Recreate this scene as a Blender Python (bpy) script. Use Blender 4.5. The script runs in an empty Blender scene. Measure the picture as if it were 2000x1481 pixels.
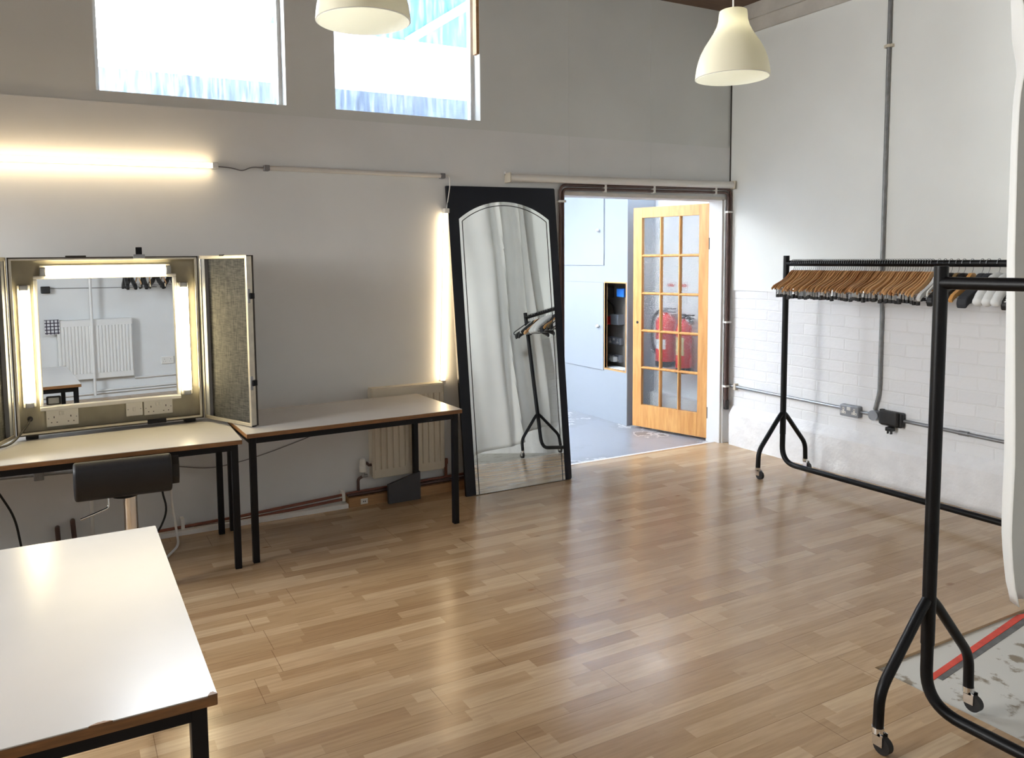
import bpy, bmesh, math, random
from mathutils import Matrix, Vector
random.seed(7)
S = bpy.context.scene
COL = S.collection
PI = math.pi
# ------------------------------------------------------------------ camera
F, PX, PY = 1521.2, 911.07, 627.14
cd = bpy.data.cameras.new('camera'); cam = bpy.data.objects.new('camera', cd); COL.objects.link(cam)
cd.sensor_width = 36; cd.lens = F / 2000 * 36
cd.shift_x = (1000 - PX) / 2000; cd.shift_y = (PY - 740.5) / 2000
cd.clip_start = 0.02; cd.clip_end = 200
rt = Vector((0.886512, -0.462561, -0.0115655)); up = Vector((0.047529, 0.0661706, 0.9966757)); fw = Vector((0.460258, 0.8841147, -0.0806461))
mw = Matrix.Identity(4)
for i in range(3):
    mw[i][0] = rt[i]; mw[i][1] = up[i]; mw[i][2] = -fw[i]
mw.translation = (0, 0, 1.62)
cam.matrix_world = mw
S.camera = cam
# ------------------------------------------------------------------ world, light, exposure
W = bpy.data.worlds.new('sky'); S.world = W; W.use_nodes = True
wn = W.node_tree.nodes; wl = W.node_tree.links
bg = wn['Background']; bg.inputs['Strength'].default_value = 25.0
tc = wn.new('ShaderNodeTexCoord'); gr = wn.new('ShaderNodeSeparateXYZ'); rp = wn.new('ShaderNodeValToRGB')
wl.new(tc.outputs['Generated'], gr.inputs[0]); wl.new(gr.outputs['Z'], rp.inputs[0]); wl.new(rp.outputs[0], bg.inputs['Color'])
rp.color_ramp.elements[0].color = (0.985, 0.985, 0.97, 1); rp.color_ramp.elements[1].color = (0.88, 0.94, 1.0, 1)
def portal(name, loc, rot, sx, sy):
    l = bpy.data.lights.new(name, 'AREA'); l.shape = 'RECTANGLE'; l.size = sx; l.size_y = sy
    o = bpy.data.objects.new(name, l); COL.objects.link(o); o.location = loc; o.rotation_euler = rot
    l.cycles.is_portal = True
portal('added_window_portal', (-4.12, 3.75, 2.5), (0, -PI/2, 0), 1.8, 1.9)  # samples sky through the side window added out of view
portal('left_window_portal', (0.762, 5.0, 3.04), (-PI/2, 0, 0), 1.06, 0.92)
portal('right_window_portal', (2.136, 5.0, 3.04), (-PI/2, 0, 0), 1.05, 0.92)
portal('doorway_portal', (4.18, 5.0, 1.04), (-PI/2, 0, 0), 1.64, 2.08)
S.view_settings.view_transform = 'Standard'; S.view_settings.look = 'None'
S.view_settings.exposure = 0.58; S.view_settings.gamma = 1.0; S.view_settings.use_curve_mapping = False
try:
    S.cycles.use_denoising = True
    S.cycles.max_bounces = 10; S.cycles.diffuse_bounces = 5; S.cycles.glossy_bounces = 5; S.cycles.transparent_max_bounces = 16
    S.cycles.sample_clamp_indirect = 6
except Exception:
    pass

# ------------------------------------------------------------------ helpers
def srgb(r, g, b):
    f = lambda c: (c/255/12.92) if c/255 <= 0.04045 else ((c/255+0.055)/1.055)**2.4
    return (f(r), f(g), f(b))
def nodes(name):
    m = bpy.data.materials.new(name); m.use_nodes = True
    nt = m.node_tree
    return m, nt, nt.nodes, nt.links, nt.nodes['Principled BSDF']
def mat(name, col, rough=0.5, metal=0.0, var=0.08, scale=6.0, bump=0.0, bscale=60.0, stretch=(1, 1, 1), coat=0.0, spec=None, bdist=0.01):
    m, nt, N, L, p = nodes(name)
    t = N.new('ShaderNodeTexCoord'); mp = N.new('ShaderNodeMapping'); mp.inputs['Scale'].default_value = stretch
    L.new(t.outputs['Object'], mp.inputs[0])
    n = N.new('ShaderNodeTexNoise'); n.inputs['Scale'].default_value = scale; n.inputs['Detail'].default_value = 4
    L.new(mp.outputs[0], n.inputs['Vector'])
    r = N.new('ShaderNodeValToRGB'); L.new(n.outputs['Fac'], r.inputs[0])
    r.color_ramp.elements[0].position = 0.3; r.color_ramp.elements[1].position = 0.7
    r.color_ramp.elements[0].color = tuple(c*(1-var) for c in col)+(1,); r.color_ramp.elements[1].color = tuple(min(1, c*(1+var)) for c in col)+(1,)
    L.new(r.outputs[0], p.inputs['Base Color'])
    p.inputs['Roughness'].default_value = rough; p.inputs['Metallic'].default_value = metal
    if coat: p.inputs['Coat Weight'].default_value = coat; p.inputs['Coat Roughness'].default_value = 0.15
    if spec is not None: p.inputs['Specular IOR Level'].default_value = spec
    if bump:
        n2 = N.new('ShaderNodeTexNoise'); n2.inputs['Scale'].default_value = bscale; n2.inputs['Detail'].default_value = 5
        L.new(mp.outputs[0], n2.inputs['Vector'])
        b = N.new('ShaderNodeBump'); b.inputs['Strength'].default_value = bump; b.inputs['Distance'].default_value = bdist
        L.new(n2.outputs['Fac'], b.inputs['Height']); L.new(b.outputs[0], p.inputs['Normal'])
    return m
def emit(name, col, strength):
    m, nt, N, L, p = nodes(name)
    p.inputs['Base Color'].default_value = (0.9, 0.9, 0.88, 1)
    p.inputs['Emission Color'].default_value = tuple(col)+(1,); p.inputs['Emission Strength'].default_value = strength
    return m
def math_node(N, L, op, a, b=None):
    n = N.new('ShaderNodeMath'); n.operation = op
    for i, v in enumerate((a, b)):
        if v is None: continue
        if isinstance(v, (int, float)): n.inputs[i].default_value = v
        else: L.new(v, n.inputs[i])
    return n.outputs[0]

class MB:
    def __init__(self): self.bm = bmesh.new()
    def box(self, x0, x1, y0, y1, z0, z1, bev=0.0, M=None):
        r = bmesh.ops.create_cube(self.bm, size=1)
        vs = r['verts']
        bmesh.ops.scale(self.bm, vec=(abs(x1-x0), abs(y1-y0), abs(z1-z0)), verts=vs)
        bmesh.ops.translate(self.bm, vec=((x0+x1)/2, (y0+y1)/2, (z0+z1)/2), verts=vs)
        if bev:
            es = list({e for v in vs for e in v.link_edges})
            g = bmesh.ops.bevel(self.bm, geom=es, offset=bev, segments=2, affect='EDGES', profile=0.5)
            vs = list({v for f in g['faces'] for v in f.verts} | {v for v in vs if v.is_valid})
        if M is not None: bmesh.ops.transform(self.bm, matrix=M, verts=vs)
        return self
    def cyl(self, a, b, r, r2=None, seg=16):
        a = Vector(a); b = Vector(b); d = b-a
        rr = bmesh.ops.create_cone(self.bm, cap_ends=True, segments=seg, radius1=r, radius2=r if r2 is None else r2, depth=d.length)
        q = d.to_track_quat('Z', 'Y').to_matrix().to_4x4(); q.translation = (a+b)/2
        bmesh.ops.transform(self.bm, matrix=q, verts=rr['verts'])
        return self
    def sphere(self, c, r, sc=(1, 1, 1), seg=14):
        rr = bmesh.ops.create_uvsphere(self.bm, u_segments=seg, v_segments=seg//2+2, radius=r)
        bmesh.ops.scale(self.bm, vec=sc, verts=rr['verts']); bmesh.ops.translate(self.bm, vec=c, verts=rr['verts'])
        return self
    def tube(self, pts, r, seg=10, caps=True, closed=False):
        P = [Vector(p) for p in pts]; n = len(P); rings = []
        prev = None
        for i, p in enumerate(P):
            if i == 0: t = P[1]-P[0]
            elif i == n-1: t = P[-1]-P[-2]
            else: t = (P[i+1]-P[i]).normalized()+(P[i]-P[i-1]).normalized()
            t.normalize()
            if prev is None:
                a = Vector((0, 0, 1)) if abs(t.z) < 0.9 else Vector((1, 0, 0))
                u = t.cross(a).normalized()
            else:
                u = (prev - t*prev.dot(t)).normalized()
            prev = u; w = t.cross(u)
            rings.append([self.bm.verts.new(p+(u*math.cos(2*PI*k/seg)+w*math.sin(2*PI*k/seg))*r) for k in range(seg)])
        for i in range(n-1):
            for k in range(seg):
                self.bm.faces.new((rings[i][k], rings[i][(k+1) % seg], rings[i+1][(k+1) % seg], rings[i+1][k]))
        if caps:
            self.bm.faces.new(rings[0][::-1]); self.bm.faces.new(rings[-1])
        return self
    def lathe(self, prof, c=(0, 0, 0), seg=32):
        rings = []
        for r, z in prof:
            rings.append([self.bm.verts.new((c[0]+r*math.cos(2*PI*k/seg), c[1]+r*math.sin(2*PI*k/seg), c[2]+z)) for k in range(seg)])
        for i in range(len(rings)-1):
            for k in range(seg):
                self.bm.faces.new((rings[i][k], rings[i][(k+1) % seg], rings[i+1][(k+1) % seg], rings[i+1][k]))
        return self
    def prism(self, poly, axis, a, b, M=None):
        """polygon extruded along axis from a to b"""
        def v3(p, t):
            return {'x': (t, p[0], p[1]), 'y': (p[0], t, p[1]), 'z': (p[0], p[1], t)}[axis]
        A = [self.bm.verts.new(v3(p, a)) for p in poly]; B = [self.bm.verts.new(v3(p, b)) for p in poly]
        self.bm.faces.new(A); self.bm.faces.new(B[::-1]); n = len(poly)
        for i in range(n):
            self.bm.faces.new((A[i], B[i], B[(i+1) % n], A[(i+1) % n]))
        if M is not None: bmesh.ops.transform(self.bm, matrix=M, verts=A+B)
        return self
    def build(self, name, m, parent=None, smooth=False):
        bmesh.ops.recalc_face_normals(self.bm, faces=self.bm.faces)
        me = bpy.data.meshes.new(name); self.bm.to_mesh(me); self.bm.free()
        me.materials.append(m)
        if smooth:
            for p in me.polygons: p.use_smooth = True
            try: me.set_sharp_from_angle(angle=math.radians(40))
            except Exception: pass
        o = bpy.data.objects.new(name, me); COL.objects.link(o)
        if parent is not None: o.parent = parent
        return o
def rounded(pts, rad, n=6):
    """round the inner corners of a polyline"""
    P = [Vector(p) for p in pts]; out = [P[0]]
    for i in range(1, len(P)-1):
        a, b, c = P[i-1], P[i], P[i+1]
        d = min(rad, (a-b).length*0.49, (c-b).length*0.49)
        p0 = b+(a-b).normalized()*d; p1 = b+(c-b).normalized()*d
        for k in range(n+1):
            t = k/n
            out.append(p0*(1-t)**2+b*2*t*(1-t)+p1*t*t)
    out.append(P[-1]); return out
def tag(o, label, cat, group=None, kind=None):
    o['label'] = label; o['category'] = cat
    if group: o['group'] = group
    if kind: o['kind'] = kind
    return o
def thing(name, label, cat, loc=(0, 0, 0), rz=0.0, group=None):
    o = bpy.data.objects.new(name, None); COL.objects.link(o)
    o.location = loc; o.rotation_euler = (0, 0, rz); o.empty_display_size = 0.1
    return tag(o, label, cat, group)
def struct(name, mb, m, label=None):
    o = mb.build(name, m); o['kind'] = 'structure'
    if label: o['label'] = label
    return o
def dup(root, loc, rz=None, label=None, group=None):
    def cp(o, par):
        c = o.copy(); COL.objects.link(c)
        if par is not None: c.parent = par
        for ch in list(o.children): cp(ch, c)
        return c
    r = cp(root, None); r.location = loc
    if rz is not None: r.rotation_euler = (0, 0, rz)
    if label: r['label'] = label
    if group: r['group'] = group
    return r

# ------------------------------------------------------------------ materials
M = {}
M['wall'] = mat('painted_wall', srgb(222, 224, 224), 0.75, var=0.035, scale=2.2, bump=0.15, bscale=18, bdist=0.004)
M['wall_top'] = mat('painted_upper_wall', srgb(214, 217, 215), 0.7, var=0.04, scale=1.8, bump=0.12, bscale=22, bdist=0.004)
M['wall_right'] = mat('painted_right_wall', srgb(237, 240, 237), 0.7, var=0.03, scale=1.8, bump=0.12, bscale=22, bdist=0.004)
M['plaster'] = mat('rough_white_plaster', srgb(234, 234, 234), 0.85, var=0.06, scale=7, bump=0.6, bscale=14, bdist=0.02)
M['beam_plaster'] = mat('old_plaster_beam', srgb(204, 200, 192), 0.9, var=0.1, scale=5, bump=0.6, bscale=20, bdist=0.015)
M['ceiling'] = mat('brown_ceiling_board', srgb(110, 88, 72), 0.7, var=0.12, scale=8, stretch=(0.6, 6, 6))
M['white_paint'] = mat('white_paint', srgb(226, 226, 224), 0.45, var=0.02)
M['white_plastic'] = mat('white_plastic', srgb(228, 226, 220), 0.35, var=0.02)
M['cream'] = mat('cream_enamel', srgb(206, 198, 180), 0.4, var=0.03)
M['black_steel'] = mat('black_painted_steel', srgb(8, 9, 16), 0.45, var=0.15, scale=20, spec=0.25)
M['rack_steel'] = mat('black_powder_coated_tube', srgb(8, 8, 10), 0.4, var=0.2, scale=30, bump=0.05, bscale=200, spec=0.25)
M['navy'] = mat('black_gloss_board', srgb(5, 9, 24), 0.28, var=0.15, scale=5, spec=0.3)
M['black'] = mat('black_plastic', srgb(20, 20, 22), 0.45, var=0.1)
M['black_rubber'] = mat('black_rubber', srgb(26, 25, 25), 0.6, var=0.1)
M['leather'] = mat('black_leatherette', srgb(14, 15, 20), 0.5, var=0.15, scale=30, bump=0.1, bscale=150)
M['chrome'] = mat('chrome', (0.75, 0.75, 0.75), 0.12, 1.0, var=0.03)
M['steel'] = mat('galvanised_steel', srgb(150, 152, 155), 0.4, 0.8, var=0.12, scale=30)
M['dull_steel'] = mat('grey_conduit', srgb(132, 133, 134), 0.5, 0.35, var=0.15, scale=25)
M['alu'] = mat('aluminium_trim', srgb(196, 190, 176), 0.32, 0.75, var=0.1, scale=20)
M['grey_metal'] = mat('grey_enamelled_metal', srgb(138, 141, 146), 0.45, 0.1, var=0.05)
M['copper'] = mat('copper_pipe', srgb(128, 78, 62), 0.5, 0.2, var=0.12, scale=12)
M['brown_pipe'] = mat('brown_painted_pipe', srgb(84, 62, 56), 0.4, 0.1, var=0.15, scale=15)
M['wood_edge'] = mat('plywood_edge', srgb(122, 84, 48), 0.5, var=0.25, scale=14, stretch=(1, 1, 8))
M['ply'] = mat('pale_plywood', srgb(196, 150, 96), 0.6, var=0.12, scale=14)
M['raw_wood'] = mat('bare_softwood', srgb(170, 130, 88), 0.65, var=0.15, scale=10, stretch=(0.5, 6, 6))
M['slate'] = mat('dark_grey_board', srgb(66, 66, 70), 0.7, var=0.1)
M['table_top'] = mat('grey_white_laminate', srgb(196, 194, 191), 0.25, var=0.03, scale=3)
M['makeup_panel'] = mat('stained_cream_panel', srgb(156, 151, 134), 0.6, var=0.14, scale=7)
M['case_skin'] = mat('worn_black_case_laminate', srgb(54, 50, 44), 0.5, var=0.3, scale=18)
M['canvas'] = mat('white_curtain_cotton', srgb(218, 217, 212), 0.85, var=0.03, scale=3, bump=0.1, bscale=120, bdist=0.003)
M['red'] = mat('red_enamel', srgb(196, 32, 30), 0.3, var=0.06)
M['red_tape'] = mat('red_floor_tape', srgb(214, 74, 56), 0.6, var=0.15, scale=20)
M['old_tape'] = mat('worn_grey_tape', srgb(104, 104, 102), 0.7, var=0.25, scale=25)
M['blue'] = mat('blue_plastic', srgb(40, 110, 200), 0.4)
M['towel_check'] = None
M['label_cream'] = mat('pale_label', srgb(216, 200, 150), 0.5, var=0.2, scale=40)
M['white_card'] = mat('white_card', srgb(232, 234, 236), 0.6, var=0.03)
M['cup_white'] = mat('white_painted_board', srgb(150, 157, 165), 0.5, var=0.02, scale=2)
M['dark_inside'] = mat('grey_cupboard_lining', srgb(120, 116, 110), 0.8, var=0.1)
M['lead'] = mat('weathered_lead_sheet', srgb(96, 108, 126), 0.6, var=0.3, scale=9, stretch=(4, 1, 0.6))
M['yard_wall'] = mat('white_yard_wall', srgb(246, 248, 250), 0.7, var=0.02)
M['yard_steel'] = mat('pale_grey_beam', srgb(150, 166, 186), 0.6, var=0.08)
M['cord_grey'] = mat('grey_flex', srgb(120, 118, 120), 0.5)
M['tube_off'] = mat('unlit_tube_glass', srgb(214, 211, 205), 0.25, var=0.02)
M['dark_gap'] = mat('dark_joint', srgb(60, 56, 52), 0.8)
M['mirror'] = mat('silvered_glass', (0.80, 0.83, 0.83), 0.0, 1.0, var=0.005)
M['makeup_mirror'] = mat('silvered_glass_clear', (0.78, 0.83, 0.88), 0.0, 1.0, var=0.005)
WARM = (1.0, 0.83, 0.55)
M['tube_lit'] = emit('lit_fluorescent_tube', (1.0, 0.75, 0.45), 10.5)
M['makeup_lit'] = emit('lit_makeup_tube', (1.0, 0.83, 0.50), 19)
M['bulb'] = emit('lit_bulb', (1.0, 0.92, 0.66), 26)

def thin_glass(name, tint=(1, 1, 1), gloss=0.07, dirt=0.0):
    m, nt, N, L, p = nodes(name); N.remove(p)
    o = N['Material Output']; t = N.new('ShaderNodeBsdfTransparent'); t.inputs[0].default_value = tint+(1,)
    g = N.new('ShaderNodeBsdfGlossy'); g.inputs['Roughness'].default_value = 0.02
    mx = N.new('ShaderNodeMixShader'); fr = N.new('ShaderNodeFresnel'); fr.inputs[0].default_value = 1.25
    L.new(fr.outputs[0], mx.inputs[0]); L.new(t.outputs[0], mx.inputs[1]); L.new(g.outputs[0], mx.inputs[2])
    out = mx.outputs[0]
    if dirt:
        d = N.new('ShaderNodeBsdfTranslucent'); d.inputs[0].default_value = (0.75, 0.82, 0.92, 1)
        tcn = N.new('ShaderNodeTexCoord'); mp = N.new('ShaderNodeMapping'); mp.inputs['Scale'].default_value = (14, 14, 1.6)
        n = N.new('ShaderNodeTexNoise'); n.inputs['Scale'].default_value = 3; n.inputs['Detail'].default_value = 6
        L.new(tcn.outputs['Object'], mp.inputs[0]); L.new(mp.outputs[0], n.inputs['Vector'])
        r = N.new('ShaderNodeValToRGB'); r.color_ramp.elements[0].position = 0.45; r.color_ramp.elements[0].color = (0, 0, 0, 1); r.color_ramp.elements[1].position = 0.75; r.color_ramp.elements[1].color = (dirt, dirt, dirt, 1)
        L.new(n.outputs['Fac'], r.inputs[0])
        m2 = N.new('ShaderNodeMixShader'); L.new(r.outputs[0], m2.inputs[0]); L.new(out, m2.inputs[1]); L.new(d.outputs[0], m2.inputs[2]); out = m2.outputs[0]
    L.new(out, o.inputs[0]); return m
M['window_glass'] = thin_glass('dusty_window_glass', (0.96, 0.98, 1.0), dirt=0.12)
M['added_glass'] = thin_glass('added_window_glass')
def obscure_glass():
    m, nt, N, L, p = nodes('textured_obscure_glass'); N.remove(p)
    o = N['Material Output']
    t = N.new('ShaderNodeBsdfTransparent'); t.inputs[0].default_value = (0.98, 1.0, 1.0, 1)
    g = N.new('ShaderNodeBsdfRefraction'); g.inputs['IOR'].default_value = 1.12; g.inputs['Roughness'].default_value = 0.06; g.inputs[0].default_value = (0.98, 1.0, 1.0, 1)
    gl = N.new('ShaderNodeBsdfGlossy'); gl.inputs['Roughness'].default_value = 0.12
    v = N.new('ShaderNodeTexVoronoi'); v.inputs['Scale'].default_value = 75
    tcn = N.new('ShaderNodeTexCoord'); L.new(tcn.outputs['Object'], v.inputs['Vector'])
    b = N.new('ShaderNodeBump'); b.inputs['Strength'].default_value = 0.5; b.inputs['Distance'].default_value = 0.01; L.new(v.outputs['Distance'], b.inputs['Height'])
    L.new(b.outputs[0], g.inputs['Normal']); L.new(b.outputs[0], gl.inputs['Normal'])
    m1 = N.new('ShaderNodeMixShader'); m1.inputs[0].default_value = 0.45; L.new(t.outputs[0], m1.inputs[1]); L.new(g.outputs[0], m1.inputs[2])
    m2 = N.new('ShaderNodeMixShader'); m2.inputs[0].default_value = 0.05; L.new(m1.outputs[0], m2.inputs[1]); L.new(gl.outputs[0], m2.inputs[2])
    L.new(m2.outputs[0], o.inputs[0]); return m
M['obscure'] = obscure_glass()
def translucent(name, col, mix=0.5):
    m, nt, N, L, p = nodes(name)
    p.inputs['Base Color'].default_value = tuple(col)+(1,); p.inputs['Roughness'].default_value = 0.45
    o = N['Material Output']; t = N.new('ShaderNodeBsdfTranslucent')
    n = N.new('ShaderNodeTexNoise'); n.inputs['Scale'].default_value = 4
    r = N.new('ShaderNodeValToRGB'); r.color_ramp.elements[0].color = tuple(c*0.95 for c in col)+(1,); r.color_ramp.elements[1].color = tuple(col)+(1,)
    L.new(n.outputs['Fac'], r.inputs[0]); L.new(r.outputs[0], t.inputs[0])
    mx = N.new('ShaderNodeMixShader'); mx.inputs[0].default_value = mix
    L.new(p.outputs[0], mx.inputs[1]); L.new(t.outputs[0], mx.inputs[2]); L.new(mx.outputs[0], o.inputs[0]); return m
M['shade'] = translucent('ivory_plastic_shade', srgb(246, 242, 224), 0.45)
M['shade_inside'] = translucent('white_shade_lining', srgb(246, 248, 248), 0.3)
M['polycarb'] = translucent('blue_polycarbonate', srgb(92, 128, 164), 0.5)

M['dimming_sheet'] = translucent('translucent_dimming_sheet', srgb(222, 228, 235), 0.62)
def laminate():
    m, nt, N, L, p = nodes('three_strip_laminate')
    t = N.new('ShaderNodeTexCoord'); s = N.new('ShaderNodeSeparateXYZ'); L.new(t.outputs['Object'], s.inputs[0])
    X, Y = s.outputs['X'], s.outputs['Y']
    mn = lambda op, a, b=None: math_node(N, L, op, a, b)
    yr = mn('DIVIDE', mn('ADD', Y, 3.02), 0.0643)
    row = mn('FLOOR', yr)
    wr = N.new('ShaderNodeTexWhiteNoise'); wr.noise_dimensions = '1D'; L.new(row, wr.inputs['W'])
    ln = mn('ADD', mn('MULTIPLY', wr.outputs['Value'], 0.16), 0.40)
    u = mn('ADD', mn('DIVIDE', mn('ADD', X, 8.0), ln), mn('MULTIPLY', wr.outputs['Value'], 37.3))
    cell = mn('FLOOR', u)
    cv = N.new('ShaderNodeCombineXYZ'); L.new(cell, cv.inputs[0]); L.new(row, cv.inputs[1])
    wc = N.new('ShaderNodeTexWhiteNoise'); wc.noise_dimensions = '2D'; L.new(cv.outputs[0], wc.inputs['Vector'])
    ramp = N.new('ShaderNodeValToRGB'); L.new(wc.outputs['Value'], ramp.inputs[0])
    e = ramp.color_ramp.elements
    e[0].position = 0.0; e[0].color = srgb(166, 135, 101)+(1,); e[1].position = 1.0; e[1].color = srgb(200, 174, 140)+(1,)
    for pos, c in ((0.25, (175, 145, 110)), (0.5, (182, 153, 118)), (0.75, (190, 162, 128))):
        q = e.new(pos); q.color = srgb(*c)+(1,)
    # grain
    mp = N.new('ShaderNodeMapping'); mp.inputs['Scale'].default_value = (2.2, 30, 1); L.new(t.outputs['Object'], mp.inputs[0])
    off = N.new('ShaderNodeVectorMath'); off.operation = 'ADD'; L.new(mp.outputs[0], off.inputs[0]); L.new(wc.outputs['Color'], off.inputs[1])
    g = N.new('ShaderNodeTexNoise'); g.inputs['Scale'].default_value = 2.6; g.inputs['Detail'].default_value = 6; L.new(off.outputs[0], g.inputs['Vector'])
    gm = N.new('ShaderNodeValToRGB'); gm.color_ramp.elements[0].position = 0.3; gm.color_ramp.elements[0].color = (0.87, 0.85, 0.83, 1); gm.color_ramp.elements[1].position = 0.65; gm.color_ramp.elements[1].color = (1.06, 1.06, 1.06, 1)
    L.new(g.outputs['Fac'], gm.inputs[0])
    mx = N.new('ShaderNodeMixRGB'); mx.blend_type = 'MULTIPLY'; mx.inputs[0].default_value = 1; L.new(ramp.outputs[0], mx.inputs[1]); L.new(gm.outputs[0], mx.inputs[2])
    # knots
    vk = N.new('ShaderNodeTexVoronoi'); vk.inputs['Scale'].default_value = 1.0; mk = N.new('ShaderNodeMapping'); mk.inputs['Scale'].default_value = (2.2, 4.5, 1); L.new(t.outputs['Object'], mk.inputs[0]); L.new(mk.outputs[0], vk.inputs['Vector'])
    kr = N.new('ShaderNodeValToRGB'); kr.color_ramp.elements[0].position = 0.03; kr.color_ramp.elements[0].color = (0.62, 0.5, 0.42, 1); kr.color_ramp.elements[1].position = 0.075; kr.color_ramp.elements[1].color = (1, 1, 1, 1)
    L.new(vk.outputs['Distance'], kr.inputs[0])
    mxk = N.new('ShaderNodeMixRGB'); mxk.blend_type = 'MULTIPLY'; mxk.inputs[0].default_value = 1; L.new(mx.outputs[0], mxk.inputs[1]); L.new(kr.outputs[0], mxk.inputs[2])
    # board joints: every three strips, ends every 1.29 m
    yb = mn('DIVIDE', mn('ADD', Y, 3.02), 0.1929); brow = mn('FLOOR', yb); fy = mn('FRACT', yb)
    wb = N.new('ShaderNodeTexWhiteNoise'); wb.noise_dimensions = '1D'; L.new(brow, wb.inputs['W'])
    fx = mn('FRACT', mn('ADD', mn('DIVIDE', mn('ADD', X, 8.0), 1.29), mn('MULTIPLY', wb.outputs['Value'], 9.7)))
    jy = mn('LESS_THAN', fy, 0.012); jx = mn('LESS_THAN', fx, 0.0022)
    j = mn('MAXIMUM', jy, jx)
    mj = N.new('ShaderNodeMixRGB'); mj.inputs[2].default_value = srgb(104, 72, 46)+(1,); L.new(mn('MULTIPLY', j, 0.55), mj.inputs[0]); L.new(mxk.outputs[0], mj.inputs[1])
    L.new(mj.outputs[0], p.inputs['Base Color'])
    # worn gloss
    rn = N.new('ShaderNodeTexNoise'); rn.inputs['Scale'].default_value = 5; rn.inputs['Detail'].default_value = 4; L.new(t.outputs['Object'], rn.inputs['Vector'])
    L.new(mn('ADD', mn('MULTIPLY', rn.outputs['Fac'], 0.14), 0.15), p.inputs['Roughness'])
    b = N.new('ShaderNodeBump'); b.inputs['Strength'].default_value = 0.35; b.inputs['Distance'].default_value = 0.002
    wv = N.new('ShaderNodeTexNoise'); wv.inputs['Scale'].default_value = 7; L.new(t.outputs['Object'], wv.inputs['Vector'])
    L.new(mn('ADD', mn('ADD', mn('MULTIPLY', wv.outputs['Fac'], 0.6), mn('MULTIPLY', j, -1.0)), mn('MULTIPLY', mn('MULTIPLY', fy, wb.outputs['Value']), 0.5)), b.inputs['Height'])
    L.new(b.outputs[0], p.inputs['Normal'])
    return m
M['laminate'] = laminate()
def concrete(name, base, dark, scale, lo, hi, rough=0.55, bump=0.3):
    m, nt, N, L, p = nodes(name)
    t = N.new('ShaderNodeTexCoord')
    n = N.new('ShaderNodeTexNoise'); n.inputs['Scale'].default_value = scale; n.inputs['Detail'].default_value = 8; n.inputs['Roughness'].default_value = 0.62; L.new(t.outputs['Object'], n.inputs['Vector'])
    r = N.new('ShaderNodeValToRGB'); r.color_ramp.elements[0].position = lo; r.color_ramp.elements[0].color = dark+(1,); r.color_ramp.elements[1].position = hi; r.color_ramp.elements[1].color = base+(1,)
    L.new(n.outputs['Fac'], r.inputs[0]); L.new(r.outputs[0], p.inputs['Base Color']); p.inputs['Roughness'].default_value = rough
    if bump < 0.2:
        for pos, c in ((0.478, dark), (0.486, srgb(205, 205, 205)), (0.492, srgb(205, 205, 205)), (0.50, srgb(138, 140, 146))):
            q = r.color_ramp.elements.new(pos); q.color = c+(1,)
    b = N.new('ShaderNodeBump'); b.inputs['Strength'].default_value = bump; b.inputs['Distance'].default_value = 0.004; L.new(n.outputs['Fac'], b.inputs['Height']); L.new(b.outputs[0], p.inputs['Normal'])
    return m
M['screed'] = concrete('painted_grey_screed', srgb(206, 204, 196), srgb(142, 130, 112), 7, 0.38, 0.43)
M['corridor_floor'] = concrete('blue_grey_concrete', srgb(150, 154, 162), srgb(112, 110, 112), 0.8, 0.42, 0.56, rough=0.28, bump=0.12)
def brick():
    m, nt, N, L, p = nodes('white_painted_brick')
    t = N.new('ShaderNodeTexCoord'); s = N.new('ShaderNodeSeparateXYZ'); L.new(t.outputs['Object'], s.inputs[0])
    c = N.new('ShaderNodeCombineXYZ'); L.new(s.outputs['Y'], c.inputs[0]); L.new(s.outputs['Z'], c.inputs[1])
    nz = N.new('ShaderNodeTexNoise'); nz.inputs['Scale'].default_value = 6; L.new(c.outputs[0], nz.inputs['Vector'])
    ad = N.new('ShaderNodeVectorMath'); ad.operation = 'MULTIPLY_ADD'; ad.inputs[1].default_value = (0.02, 0.02, 0); L.new(nz.outputs['Color'], ad.inputs[0]); L.new(c.outputs[0], ad.inputs[2])
    b = N.new('ShaderNodeTexBrick'); b.inputs['Scale'].default_value = 1; b.inputs['Brick Width'].default_value = 0.235; b.inputs['Row Height'].default_value = 0.084
    b.inputs['Mortar Size'].default_value = 0.007; b.inputs['Mortar Smooth'].default_value = 0.6; b.inputs['Bias'].default_value = 0.0
    L.new(ad.outputs[0], b.inputs['Vector'])
    b.inputs['Color1'].default_value = srgb(236, 237, 238)+(1,); b.inputs['Color2'].default_value = srgb(230, 231, 232)+(1,); b.inputs['Mortar'].default_value = srgb(231, 232, 232)+(1,)
    L.new(b.outputs['Color'], p.inputs['Base Color']); p.inputs['Roughness'].default_value = 0.7
    n2 = N.new('ShaderNodeTexNoise'); n2.inputs['Scale'].default_value = 26; n2.inputs['Detail'].default_value = 5; L.new(c.outputs[0], n2.inputs['Vector'])
    n3 = N.new('ShaderNodeTexNoise'); n3.inputs['Scale'].default_value = 3.5; L.new(c.outputs[0], n3.inputs['Vector'])
    h = math_node(N, L, 'ADD', math_node(N, L, 'MULTIPLY', b.outputs['Fac'], math_node(N, L, 'MULTIPLY', n3.outputs['Fac'], -1.3)), math_node(N, L, 'MULTIPLY', n2.outputs['Fac'], 0.55))
    bp = N.new('ShaderNodeBump'); bp.inputs['Strength'].default_value = 0.38; bp.inputs['Distance'].default_value = 0.012; L.new(h, bp.inputs['Height']); L.new(bp.outputs[0], p.inputs['Normal'])
    return m
M['brick'] = brick()
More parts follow.
